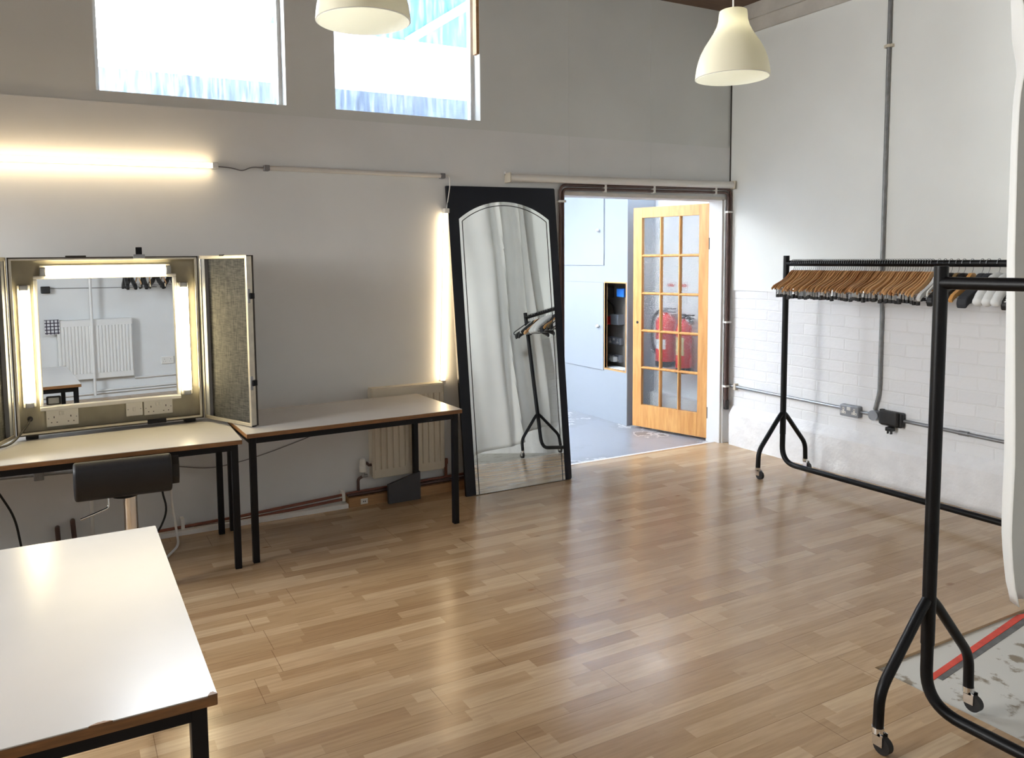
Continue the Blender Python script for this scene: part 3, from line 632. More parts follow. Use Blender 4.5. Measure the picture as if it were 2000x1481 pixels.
def case_light(x0, x1, z0, z1, vert):
    h = MB().box(x0, x1, PF-0.020, PF, z0, z1, 0.004).build('light_housing', M['white_plastic'], mc)
    cx, cz = (x0+x1)/2, (z0+z1)/2
    if vert: MB().cyl((cx, PF-0.036, z0+0.035), (cx, PF-0.036, z1-0.035), 0.024, seg=20).build('tube', M['makeup_lit'], h, True); caps = ((x0+0.01, x1-0.01, z0, z0+0.03), (x0+0.01, x1-0.01, z1-0.03, z1))
    else: MB().cyl((x0+0.035, PF-0.036, cz), (x1-0.035, PF-0.036, cz), 0.024, seg=20).build('tube', M['makeup_lit'], h, True); caps = ((x0, x0+0.03, z0+0.01, z1-0.01), (x1-0.03, x1, z0+0.01, z1-0.01))
    for c in caps: MB().box(c[0], c[1], PF-0.050, PF-0.018, c[2], c[3], 0.004).build('lamp_cap', M['steel'], h)
case_light(-0.325, 0.325, 0.846, 0.912, False)
case_light(-0.432, -0.372, 0.168, 0.812, True)
case_light(0.358, 0.418, 0.162, 0.808, True)
def plate_socket(x0, x1, z0, z1, kind):
    s = MB().box(x0, x1, PF-0.012, PF, z0, z1, 0.003).build('socket_plate' if kind == 'double' else 'switch_plate', M['white_plastic'], mc)
    y0, y1 = PF-0.0135, PF-0.0115
    if kind == 'double':
        for c in (x0+(x1-x0)*0.24, x0+(x1-x0)*0.76):
            m0 = z0+(z1-z0)*0.42
            slots(s, c, PF-0.0105, m0)
        for c in ((x0+x1)/2-0.009, (x0+x1)/2+0.009): MB().box(c-0.006, c+0.006, PF-0.018, PF-0.011, z1-0.030, z1-0.010, 0.002).build('rocker', M['white_plastic'], s)
    else:
        MB().box((x0+x1)/2-0.008, (x0+x1)/2+0.008, PF-0.018, PF-0.011, (z0+z1)/2-0.011, (z0+z1)/2+0.011, 0.002).build('rocker', M['white_plastic'], s)
    for x in (x0+0.01, x1-0.01): MB().cyl((x, y0, (z0+z1)/2), (x, y1, (z0+z1)/2), 0.003, seg=8).build('screw', M['steel'], s)
plate_socket(-0.330, -0.176, 0.052, 0.142, 'double')
plate_socket(0.062, 0.148, 0.066, 0.142, 'switch')
plate_socket(0.155, 0.308, 0.062, 0.142, 'double')
MB().cyl((-0.405, PF, 0.105), (-0.405, PF-0.018, 0.105), 0.013).build('cable_gland', M['black'], mc, True)
MB().tube(rounded([(-0.405, PF-0.018, 0.105), (-0.415, -0.01, 0.09), (-0.462, -0.06, 0.035), (-0.50, -0.12, 0.012), (-0.62, -0.22, 0.009)], 0.03), 0.006).build('power_cord', M['case_skin'], mc, True)
def latch(par, loc, M3, z_dir=0.045):
    l = MB().box(-0.03, 0.03, -0.008, 0.004, -0.012, 0.012, 0.002, M=Matrix.Translation(loc) @ M3).build('latch_plate', M['steel'], par)
    MB().box(-0.016, 0.016, -0.006, 0.008, 0.006, 0.006+z_dir, 0.003, M=Matrix.Translation(loc) @ M3).build('latch_tongue', M['black_steel'], l)
latch(mc, (0.16, -0.004, chh), Matrix.Identity(4))
MB().box(0.165, 0.265, -0.010, 0.004, zb-0.004, zb+0.020, 0.003).build('bottom_latch', M['black_steel'], mc)
for x in (-0.40, 0.40): MB().box(x-0.03, x+0.03, 0.02, 0.08, 0, zb, 0.003).build('rubber_foot', M['black_rubber'], mc)
MB().box(-0.2, -0.1, 0.03, 0.06, chh, chh+0.008, 0.003).build('top_handle', M['case_skin'], mc)
def wing(side):
    """hinged half lid; built with local x from the hinge outwards, inside facing +y"""
    ang = math.radians(-67.5) if side > 0 else math.radians(-112.5)
    a = bpy.data.objects.new('side_wing', None)
    ww, dd = 0.440, 0.045
    R = Matrix.Translation((side*(cw+0.004), -0.004, 0)) @ Matrix.Rotation(ang, 4, 'Z')
    # inside normal: for the right wing it faces -x (local -y), for the left wing +x (local +y)
    s = -1 if side > 0 else 1
    def bx(mb, x0, x1, u0, u1, z0, z1, bev=0.0):   # u: 0 = open rim, 1 = outside skin
        y0, y1 = sorted((-s*u0*dd, -s*u1*dd))
        mb.box(x0, x1, y0, y1, z0, z1, bev, M=R)
    mb = MB()
    bx(mb, 0, ww, 0.05, 1, zb, zb+0.012); bx(mb, 0, ww, 0.05, 1, chh-0.012, chh); bx(mb, 0, 0.012, 0.05, 1, zb, chh); bx(mb, ww-0.012, ww, 0.05, 1, zb, chh); bx(mb, 0, ww, 0.92, 1, zb, chh)
    w = mb.build('side_wing', M['case_skin'], mc)
    mb = MB()
    bx(mb, 0, ww, -0.04, 0.10, zb-0.002, zb+0.018, 0.003); bx(mb, 0, ww, -0.04, 0.10, chh-0.018, chh+0.002, 0.003); bx(mb, 0, 0.018, -0.04, 0.10, zb, chh, 0.003); bx(mb, ww-0.014, ww+0.002, -0.04, 0.72, zb+0.004, chh-0.004, 0.002)
    mb.build('rim', M['alu'], w)
    mb = MB(); bx(mb, 0.012, ww-0.012, 0.60, 0.66, zb+0.012, chh-0.012); mb.build('fabric_lining', M['lining'], w)
    mb = MB(); bx(mb, 0.012, 0.05, 0.1, 0.6, zb+0.012, chh-0.012); mb.build('hinge_fillet', M['grey_metal'], w)
    for z in (0.26, 0.735):
        mb = MB(); bx(mb, ww-0.004, ww+0.006, -0.05, 0.35, z-0.038, z+0.038, 0.002); l = mb.build('latch_plate', M['steel'], w)
        mb = MB(); bx(mb, ww+0.004, ww+0.014, 0.2, 0.85, z-0.016, z+0.016, 0.003); mb.build('latch_tongue', M['black_steel'], l)
    mb = MB(); bx(mb, ww-0.06, ww-0.01, 0.3, 0.9, 0.0, zb, 0.003); mb.build('rubber_foot', M['black_rubber'], w)
    mb = MB(); bx(mb, ww*0.45, ww*0.55, -0.05, 0.10, chh-0.004, chh+0.006, 0.002); mb.build('strike_plate', M['black_steel'], w)
    bpy.data.objects.remove(a)
wing(1); wing(-1)

# ------------------------------------------------------------------ bar stool
st = thing('bar_stool', 'low backed black bar stool on a chrome column at the make-up table', 'stool', (0.225, 3.92, 0), math.radians(-3))
prof = []
# side profile (y, z) of the curved cushion: rolled back towards the room, seat running under the table
outer = [(-0.055, 0.715), (-0.085, 0.690), (-0.092, 0.650), (-0.085, 0.590), (-0.055, 0.545), (-0.005, 0.525), (0.08, 0.518), (0.20, 0.522), (0.29, 0.540), (0.325, 0.575), (0.32, 0.595)]
inner_ = [(0.295, 0.600), (0.27, 0.582), (0.19, 0.570), (0.09, 0.566), (0.03, 0.572), (-0.005, 0.595), (-0.022, 0.640), (-0.020, 0.690), (-0.032, 0.712)]
def smooth_loop(P, n=5):
    out = []
    for i in range(len(P)):
        p0, p1, p2, p3 = (Vector(P[(i+k) % len(P)]) for k in (-1, 0, 1, 2))
        for k in range(n):
            t = k/n; out.append(tuple(0.5*((2*p1)+(p2-p0)*t+(2*p0-5*p1+4*p2-p3)*t*t+(3*p1-p0-3*p2+p3)*t**3)))
    return out
cush = MB().prism(smooth_loop(outer+inner_), 'x', -0.212, 0.205).build('seat_cushion', M['leather'], st, True)
bv = cush.modifiers.new('bevel', 'BEVEL'); bv.width = 0.018; bv.segments = 3; bv.limit_method = 'ANGLE'; bv.angle_limit = math.radians(50)
MB().prism([(-0.03, 0.700), (-0.062, 0.665), (-0.06, 0.605), (-0.03, 0.565), (0.02, 0.55), (0.02, 0.58), (-0.01, 0.60), (-0.02, 0.65)], 'x', 0.202, 0.238).build('side_roll', M['leather'], st)
MB().cyl((0, 0.12, 0.495), (0, 0.12, 0.522), 0.06, seg=20).build('seat_plate', M['black_steel'], st, True)
MB().cyl((0.02, 0.12, 0.012), (0.02, 0.12, 0.5), 0.033, seg=28).build('column', M['chrome'], st, True)
MB().lathe([(0.0, 0.022), (0.05, 0.020), (0.17, 0.010), (0.195, 0.004), (0.195, 0.0), (0, 0)], (0, 0.12, 0), seg=40).build('base', M['chrome'], st, True)
MB().tube([(0.11*math.sin(k*0.3)+0.0, 0.12-0.03-0.13*(1-math.cos(k*0.3))/1.2*1.0, 0.24) for k in range(-7, 8)], 0.010).build('foot_rest', M['chrome'], st, True)
MB().tube(rounded([(-0.075, 0.09, 0.515), (-0.075, 0.08, 0.455), (-0.145, 0.04, 0.443), (-0.195, 0.02, 0.433)], 0.015), 0.0055).build('height_lever', M['chrome'], st, True)

# ------------------------------------------------------------------ tall leaning mirror
lean = math.atan2(0.235, 2.11)
tm = thing('leaning_mirror', 'tall arched mirror with a black border leaning against the back wall', 'mirror', (2.815, 4.600, 0.0))
RM = Matrix.Rotation(-lean, 4, 'X')
bw0, bw1 = -0.434, 0.436
def tb(p): return p
mb = MB().prism([(-0.434, 0.0), (0.424, 0.0), (0.435, 0.010), (0.447, 2.128), (0.440, 2.136), (-0.440, 2.128)], 'y', 0.002, 0.024, M=RM)
mb.build('backing_board', M['navy'], tm)
sp, ap = 1.900, 2.025
def arch(xl, xr, zs, za, zb0):
    pts = [(xl+0.0, zb0), (xr, zb0)]
    n = 28
    hw = (xr-xl)/2; cx = (xl+xr)/2; rise = za-zs; Rr = (hw*hw+rise*rise)/(2*rise); a = math.asin(hw/Rr)
    for k in range(n+1):
        th = a-2*a*k/n
        pts.append((cx+Rr*math.sin(th), za-Rr+Rr*math.cos(th)))
    return pts
g = MB().prism(arch(-0.362, 0.374, 1.900, 2.025, 0.004), 'y', -0.004, 0.002, M=RM).build('mirror_glass', M['mirror'], tm)
# thin black inlaid line
ln = MB(); A = arch(-0.338, 0.352, 1.885, 1.999, 0.004)
for i in range(1, len(A)):
    a, b = Vector(A[i]), Vector(A[(i+1) % len(A)]); d = (b-a); n_ = Vector((-d.y, d.x)).normalized()*0.0028
    ln.prism([tuple(a+n_), tuple(b+n_), tuple(b-n_), tuple(a-n_)], 'y', -0.0052, -0.004, M=RM)
ln.build('inlaid_line', M['black'], tm)

# ------------------------------------------------------------------ radiator and things below it
def radiator(name, w, h, loc, rz, label, nflute, grille=True, m='cream'):
    """front towards -y, back on y=0"""
    r = thing(name, label, 'radiator', loc, rz)
    mb = MB(); mb.box(0, w, -0.075, -0.058, 0, h, 0.006)
    pit = w/nflute
    for k in range(nflute):
        c = (k+0.5)*pit
        mb.prism([(c-pit*0.36, -0.0745), (c-pit*0.22, -0.084), (c+pit*0.22, -0.084), (c+pit*0.36, -0.0745)], 'z', h*0.10, h*0.90)
    mb.build('front_panel', M[m], r)
    MB().box(0.01, w-0.01, -0.020, -0.005, 0.01, h-0.01).build('rear_panel', M[m], r)
    top = MB(); top.box(0, w, -0.070, 0.0, h-0.004, h+0.004)
    top.build('top_grille', M[m], r)
    for x in (0, w): MB().box(x-0.004, x+0.004, -0.07, 0.0, 0.01, h-0.004).build('side_cover', M[m], r)
    for x in (0.1*w, 0.9*w): MB().box(x-0.015, x+0.015, -0.006, 0.0, h*0.2, h*0.8).build('bracket', M['steel'], r)
    return r
rd = radiator('radiator', 0.522, 0.600, (1.785, YB, 0.163), 0, 'cream panel radiator half hidden behind the table by the tall mirror', 12)
MB().tube([(-0.04, -0.04, 0.11), (-0.02, -0.04, 0.09), (0.0, -0.04, 0.09)], 0.010).build('inlet_pipe', M['brown_pipe'], rd, True)
MB().cyl((0.52, -0.04, 0.035), (0.55, -0.04, 0.035), 0.010).cyl((0.548, -0.04, -0.07), (0.548, -0.04, 0.035), 0.011).cyl((0.548, -0.04, 0.025), (0.548, -0.04, 0.06), 0.016).build('outlet_pipe', M['copper'], rd, True)
v = thing('radiator_valve', 'white thermostatic valve at the lower left of the cream radiator', 'valve', (1.722, 4.82, 0.215))
MB().lathe([(0, 0.085), (0.016, 0.085), (0.020, 0.075), (0.021, 0.04), (0.023, 0.038), (0.023, 0.0), (0, 0)], seg=18).build('head', M['white_plastic'], v, True)
MB().cyl((0, 0, -0.035), (0, 0, 0.0), 0.012).cyl((-0.01, 0, -0.03), (0.03, 0, -0.03), 0.011).build('valve_body', M['steel'], v, True)
MB().tube(rounded([(0, 0, -0.03), (-0.035, 0, -0.045), (-0.035, 0, -0.155)], 0.03), 0.010).build('feed_pipe', M['brown_pipe'], v, True)
tag(MB().prism([(1.862, 0.0), (2.092, 0.0), (2.092, 0.19), (1.86, 0.128)], 'y', 4.718, 4.742).build('loose_board', M['slate']), 'dark grey offcut of board standing on the floor under the radiator', 'board')
lp = thing('pipe_run', 'pair of dull copper pipes along the foot of the back wall', 'pipe', (0.3, 4.818, 0))
MB().tube([(0, 0, 0.030), (0.6, 0, 0.045), (1.38, 0, 0.085), (2.3, 0, 0.098)], 0.009).build('pipe', M['copper'], lp, True)
MB().tube([(0, -0.004, 0.004+0.012), (0.6, -0.004, 0.020+0.002), (1.29, -0.004, 0.052)], 0.009).build('pipe', M['copper'], lp, True)
MB().tube([(1.305, -0.02, 0.076), (2.3, -0.02, 0.076)], 0.010).build('pipe', M['brown_pipe'], lp, True)
for x, z in ((0.28, 0.055), (1.28, 0.07)): MB().box(x-0.01, x+0.01, -0.018, 0.04, z-0.03, z+0.035).build('clip', M['white_plastic'], lp)
sk = thing('wall_socket', 'tiny white outlet on the bare wooden skirting below the radiator valve', 'socket', (1.708, 4.772, 0.030))
MB().box(-0.025, 0.025, -0.006, 0, -0.018, 0.018, 0.002).build('plate', M['white_plastic'], sk)
for x in (-0.006, 0.006): MB().box(x-0.003, x+0.003, -0.007, -0.005, -0.004, 0.004).build('pin_slot', M['black'], sk)
# below the make-up table
wc = thing('conduit', 'thin grey conduit on the wall under the make-up table', 'pipe', (-0.6, 4.848, 0.455))
MB().cyl((0, 0, 0.01), (0.85, 0, -0.018), 0.009).build('pipe', M['dull_steel'], wc, True)
MB().box(0.42, 0.47, -0.013, 0.01, -0.035, 0.03, 0.003).build('clip', M['dull_steel'], wc)
tag(MB().cyl((0.098, 4.85, 0.02), (0.103, 4.85, 0.5), 0.010).build('conduit', M['white_plastic']), 'white vertical trunking on the wall behind the stool', 'pipe')
tag(MB().tube(rounded([(-0.079, YB, 0.135), (-0.079, 4.82, 0.135), (-0.075, 4.815, 0.028)], 0.02), 0.013).build('pipe_stub', M['brown_pipe']), 'left brown pipe stub bending out of the wall under the table', 'pipe', 'pipe stubs under the make-up table')
tag(MB().tube(rounded([(-0.001, YB, 0.162), (-0.001, 4.82, 0.162), (0.006, 4.815, 0.028)], 0.02), 0.013).build('pipe_stub', M['brown_pipe']), 'right brown pipe stub bending out of the wall under the table', 'pipe', 'pipe stubs under the make-up table')
tag(MB().box(0.495, 0.578, 4.835, YB, 0.39, 0.525, 0.004).build('socket_box', M['white_plastic']), 'white surface box on the wall to the right of the stool back', 'socket')
tag(MB().tube(rounded([(0.57, 4.848, 0.40), (0.75, 4.852, 0.36), (0.92, 4.852, 0.375), (1.12, 4.852, 0.415), (1.42, 4.852, 0.495), (1.70, 4.852, 0.62), (1.78, 4.84, 0.70)], 0.1), 0.003).build('lead', M['cord_grey']), 'thin grey lead running along the wall from the white box to the radiator', 'cable')
tag(MB().tube(rounded([(0.52, 4.80, 0.42), (0.52, 4.79, 0.22), (0.535, 4.72, 0.04), (0.53, 4.60, 0.006), (0.40, 4.35, 0.006)], 0.06), 0.007).build('flex', M['white_plastic']), 'white flexible cable dropping to the floor beside the stool', 'cable')
tag(MB().tube(rounded([(0.50, 4.83, 0.45), (0.465, 4.80, 0.30), (0.50, 4.79, 0.16), (0.44, 4.77, 0.045), (0.36, 4.74, 0.006)], 0.08), 0.006).build('cable', M['black']), 'black cable curving down the wall just right of the stool column', 'cable')
tag(MB().tube(rounded([(-0.43, 4.50, 0.66), (-0.36, 4.60, 0.50), (-0.27, 4.68, 0.28), (-0.24, 4.70, 0.02), (-0.1, 4.55, 0.007)], 0.08), 0.006).build('cable', M['black']), 'black cable falling from the left end of the make-up table', 'cable')

# ------------------------------------------------------------------ right wall electrics
XW = 5.07
cv = thing('conduit', 'grey steel conduit dropping down the right wall', 'pipe', (5.040, 3.455, 0))
MB().tube(rounded([(0, 0, 3.40), (0, 0, 1.30), (0.014, 0, 1.25), (0.014, 0.0, 0.64), (0.014, 0.03, 0.52)], 0.05), 0.0125).build('pipe', M['dull_steel'], cv, True)
MB().cyl((0, 0, 3.005), (0, 0, 3.025), 0.021).box(-0.008, 0.018, -0.03, 0.03, 3.005, 3.025).build('clip', M['cream'], cv)
ch_ = thing('conduit', 'horizontal steel conduit low along the brick wall', 'pipe', (5.052, 0, 0))
MB().tube([(0, 4.83, 0.503), (0, 3.73, 0.490)], 0.0125).build('pipe', M['steel'], ch_, True)
MB().tube([(0, 3.60, 0.484), (0, 3.28, 0.478)], 0.0125).build('pipe', M['steel'], ch_, True)
MB().tube([(0, 3.30, 0.478), (0, 2.0, 0.452)], 0.0125).build('pipe', M['steel'], ch_, True)
MB().cyl((0, 2.84, 0.470), (0, 2.90, 0.470), 0.016).build('coupler', M['steel'], ch_, True)
MB().box(-0.016, 0.018, 4.75, 4.775, 0.475, 0.53, 0.002).build('clip', M['cream'], ch_)
metal_socket('metal_socket', (XW, 3.664, 0.482), RY, 'grey metal-clad double socket on the brick wall', w=0.150, h=0.085, d=0.05)
jb = thing('junction_box', 'round grey conduit box between the double socket and the black adaptor', 'junction box', (XW, 3.480, 0.482), RY)
MB().cyl((0, -0.045, 0), (0, 0, 0), 0.036, seg=24).build('box', M['grey_metal'], jb, True)
for a in (0.022, -0.022): MB().cyl((a, -0.047, a), (a, -0.045, a), 0.005, seg=8).build('screw', M['steel'], jb)
ba = thing('weatherproof_socket', 'black weatherproof socket box on the brick wall', 'socket', (XW, 3.350, 0.482), RY)
MB().box(-0.075, 0.085, -0.05, 0, -0.055, 0.05, 0.012).build('box', M['black'], ba)
MB().box(-0.06, 0.07, -0.085, -0.045, -0.04, 0.055, 0.010).box(-0.085, -0.06, -0.04, -0.01, 0.03, 0.055, 0.004).build('lid', M['black_rubber'], ba)
bp_ = thing('plug', 'black three-pin plug dangling under the weatherproof socket', 'plug', (XW, 3.345, 0.482), RY)
MB().box(-0.024, 0.024, -0.07, -0.025, -0.085, -0.057, 0.005).build('body', M['black'], bp_)
for x, dz in ((-0.013, 0), (0.013, 0), (0.0, 0.004)): MB().box(x-0.003, x+0.003, -0.06+(0.012 if x == 0 else 0), -0.045+(0.012 if x == 0 else 0), -0.104-dz, -0.084).build('pin', M['steel'] if x == 0 else M['black'], bp_)

# ------------------------------------------------------------------ clothes racks
def clothes_rack(x, y0, y1, H, label, tilt=0.0):
    """post at (x,y0), second post at (x,y1)"""
    r = thing('clothes_rack', label, 'clothes rack', (x, y0, 0)); Ln = y1-y0; s = 1 if Ln > 0 else -1
    R = 0.0205
    MB().cyl((0, 0, H-0.055), (0, Ln, H-0.055), R, seg=20).build('hanging_rail', M['rack_steel'], r, True)
    MB().tube(rounded([(0, 0, 0.34), (0, 0, 0.085), (0, Ln, 0.085), (0, Ln, 0.34)], 0.17, 10), R*0.95, seg=16).build('base_tube', M['rack_steel'], r, True)
    for y in (0, Ln):
        MB().cyl((0, y, 0.30), (0, y, H), R*1.04, seg=20).build('upright', M['rack_steel'], r, True)
        for sx in (-1, 1):
            MB().tube(rounded([(sx*0.012, y, 0.455), (sx*0.04, y, 0.43), (sx*0.245, y, 0.20), (sx*0.25, y, 0.075)], 0.05), R*0.82, seg=14).build('leg', M['rack_steel'], r, True)
            c = MB().cyl((sx*0.25, y, 0.062), (sx*0.25, y, 0.082), 0.019).box(sx*0.25-0.016, sx*0.25-0.013, y-0.026, y+0.008, 0.026, 0.066).box(sx*0.25+0.013, sx*0.25+0.016, y-0.026, y+0.008, 0.026, 0.066).box(sx*0.25-0.016, sx*0.25+0.016, y-0.018, y+0.008, 0.059, 0.066).build('caster_fork', M['chrome'], r)
            MB().cyl((sx*0.25-0.0115, y-0.020, 0.0285), (sx*0.25+0.0115, y-0.020, 0.0285), 0.0285, seg=20).build('wheel', M['black_rubber'], c, True)
    return r
clothes_rack(4.672, 3.945, 1.955, 1.610, 'far black clothes rack full of hangers against the brick wall')
clothes_rack(2.545, 1.537, -0.30, 1.576, 'near black clothes rack with an empty rail at the right edge')
FX, FZ = 4.672, 1.610-0.055     # far rail centre

def hook(r, z_neck, mname='steel'):
    pts = [(0, 0, z_neck), (0, 0, -0.052), (0.012, 0, -0.036)]
    for k in range(13):
        a = math.radians(-55+k*20); pts.append((0.0255*math.cos(a), 0, 0.0255*math.sin(a)+0.002))
    MB().tube(pts, 0.0017, seg=6).build('hook', M[mname], r, True)
def shoulder(w, drop, th0, th1, yt, neck=0.055):
    ks = ((0, 0), (0.07, 0.015), (0.16, 0.13), (0.27, 0.34), (0.42, 0.55), (0.62, 0.74), (0.82, 0.90), (0.93, 1.0), (1.0, 1.12))
    up_, lo = [], []
    for t, v in ks:
        x = t*w; z = -neck-drop*v; th = th0+(th1-th0)*t
        up_.append((x, z)); lo.append((x-0.012*math.sin(PI*min(1, t*1.2)), z-th))
    tip = (w+0.009, up_[-1][1]-th1*0.45)
    right = up_+[tip]+lo[::-1]
    left = [(-x, z) for x, z in (lo[1:]+[tip]+up_[::-1][:-1])]
    return right+left
def wooden_hanger():
    r = thing('clothes_hanger', 'wooden hanger', 'hanger')
    hook(r, -0.062)
    mb = MB(); mb.prism(shoulder(0.212, 0.108, 0.034, 0.022, 0, 0.048), 'y', -0.0045, 0.0045); b = mb.build('shoulders', M['hanger_wood'], r)
    bv = b.modifiers.new('bevel', 'BEVEL'); bv.width = 0.003; bv.segments = 1
    MB().cyl((-0.185, 0, -0.185), (0.185, 0, -0.185), 0.0028, seg=6).build('trouser_bar', M['chrome'], r)
    for x in (-0.15, 0.13):
        c = MB().box(x-0.013, x+0.013, -0.007, 0.007, -0.222, -0.180, 0.002).build('clip', M['chrome'], r)
        MB().box(x-0.011, x+0.011, -0.008, 0.008, -0.242, -0.220, 0.002).build('clip_pad', M['black_rubber'], c)
    return r
wh = wooden_hanger()
NW = 63; yA, yB_ = 3.885, 2.875
LW = 'varnished wooden hanger with metal clips in the tight row on the far rack'
GW = 'wooden hangers on the far rack'
for k in range(NW):
    y = yA+(yB_-yA)*k/(NW-1)
    loc = (FX+random.uniform(-0.012, 0.012)*0, y, FZ+0.0); rz = math.radians(2+3.2*math.sin(k*0.41)+1.5*math.sin(k*1.3)+random.uniform(-0.6, 0.6))
    lab = LW; gr_ = GW
    if k == 0: lab = 'end wooden hanger against the upright of the far rack'; gr_ = GW
    o = wh if k == 0 else dup(wh, loc, rz)
    o.location = loc; o.rotation_euler = (random.uniform(-0.02, 0.02), 0.03*math.sin(k*0.9)+random.gauss(0, 0.022), rz)
    o['label'] = lab; o['group'] = gr_
def other_hanger(y, mkey, style, label, group=None, rz=0.0, tilt=0.0):
    r = thing('clothes_hanger', label, 'hanger', (FX, y, FZ), 0, group); r.rotation_euler = (0, tilt, rz)
    hook(r, -0.07, 'steel' if style != 'thin' else 'black_steel')
    if style == 'thin':
        mb = MB(); mb.tube(rounded([(0, 0, -0.055), (0.20, 0, -0.165), (0.20, 0, -0.19), (-0.20, 0, -0.19), (-0.20, 0, -0.165), (0, 0, -0.055)], 0.02), 0.005, seg=8); mb.build('shoulders', M[mkey], r, True)
    elif style == 'flat':
        mb = MB(); mb.prism(shoulder(0.215, 0.120, 0.030, 0.028, 0), 'y', -0.010, 0.010); mb.build('shoulders', M[mkey], r)
        MB().cyl((-0.18, 0, -0.185), (0.18, 0, -0.185), 0.003, seg=6).build('trouser_bar', M['chrome'], r)
    elif style == 'padded':
        mb = MB()
        for sx in (-1, 1):
            mb.tube([(0, 0, -0.075), (sx*0.06, 0, -0.085), (sx*0.13, 0, -0.125), (sx*0.20, 0, -0.175), (sx*0.225, 0, -0.205)], 0.026, seg=12)
            mb.sphere((sx*0.225, 0, -0.205), 0.027)
        b = mb.build('shoulders', M[mkey], r, True)
    else:  # broad moulded
        mb = MB(); mb.prism(shoulder(0.215, 0.125, 0.045, 0.055, 0), 'y', -0.018, 0.018); b = mb.build('shoulders', M[mkey], r)
        bv = b.modifiers.new('bevel', 'BEVEL'); bv.width = 0.008; bv.segments = 2
        MB().cyl((-0.17, 0, -0.20), (0.17, 0, -0.20), 0.003, seg=6).build('trouser_bar', M['chrome'], r)
    return r
M['pale_grey'] = mat('pale_grey_padding', srgb(206, 206, 204), 0.75, var=0.03)
M['tan_ply'] = mat('tan_plywood', srgb(192, 140, 78), 0.45, var=0.1, scale=20)
M['olive'] = mat('dull_olive_wood', srgb(112, 92, 58), 0.45, var=0.1, scale=20)
M['dark_cloth'] = mat('charcoal_padding', srgb(40, 41, 46), 0.8, var=0.1)
for y, mk, stl, lab, rz in (
    (2.835, 'pale_grey', 'flat', 'first pale grey hanger after the row of wooden hangers', 4),
    (2.800, 'white_plastic', 'thin', 'white wire-thin hanger beside the first pale grey hanger', 6),
    (2.765, 'black', 'moulded', 'black moulded hanger left of the olive hanger', 3),
    (2.725, 'olive', 'flat', 'dull olive wooden hanger between two black hangers', 2),
    (2.690, 'black', 'moulded', 'black moulded hanger between the olive and the tan hanger', 0),
    (2.645, 'tan_ply', 'flat', 'flat tan plywood hanger among the black hangers', 3),
    (2.590, 'dark_cloth', 'moulded', 'broad charcoal padded hanger right of the tan plywood hanger', 2),
    (2.555, 'dark_cloth', 'moulded', 'second broad charcoal hanger, next to the pale padded ones', -2),
    (2.500, 'pale_grey', 'padded', 'leftmost of the three pale grey padded hangers', 5),
    (2.445, 'pale_grey', 'padded', 'middle one of the three pale grey padded hangers', 3),
    (2.395, 'pale_grey', 'padded', 'rightmost of the three pale grey padded hangers', 2),
    (2.350, 'black', 'moulded', 'black hanger just left of the white curtain edge', 0)):
    other_hanger(y, mk, stl, lab, 'assorted hangers on the far rack', math.radians(rz))
for k, (mk, stl, lab) in enumerate((('pale_grey', 'flat', 'pale grey hanger seen in the tall mirror near the rack end'), ('hanger_wood', 'flat', 'wooden hanger seen in the tall mirror, furthest from the rack end'), ('black', 'thin', 'thin black hanger seen in the tall mirror'), ('hanger_wood', 'flat', 'wooden hanger seen in the tall mirror beside the thin black hanger'),
                                    ('black', 'moulded', 'black hanger at the hidden end of the far rack'), ('pale_grey', 'thin', 'thin grey hanger at the hidden end of the far rack'), ('black', 'moulded', 'black moulded hanger by the far upright in the tall mirror'), ('black', 'thin', 'last thin black hanger by the far upright in the tall mirror'))):
    other_hanger(2.30-0.042*k, mk, stl, lab, 'assorted hangers on the far rack', math.radians(random.uniform(-14, 14)))

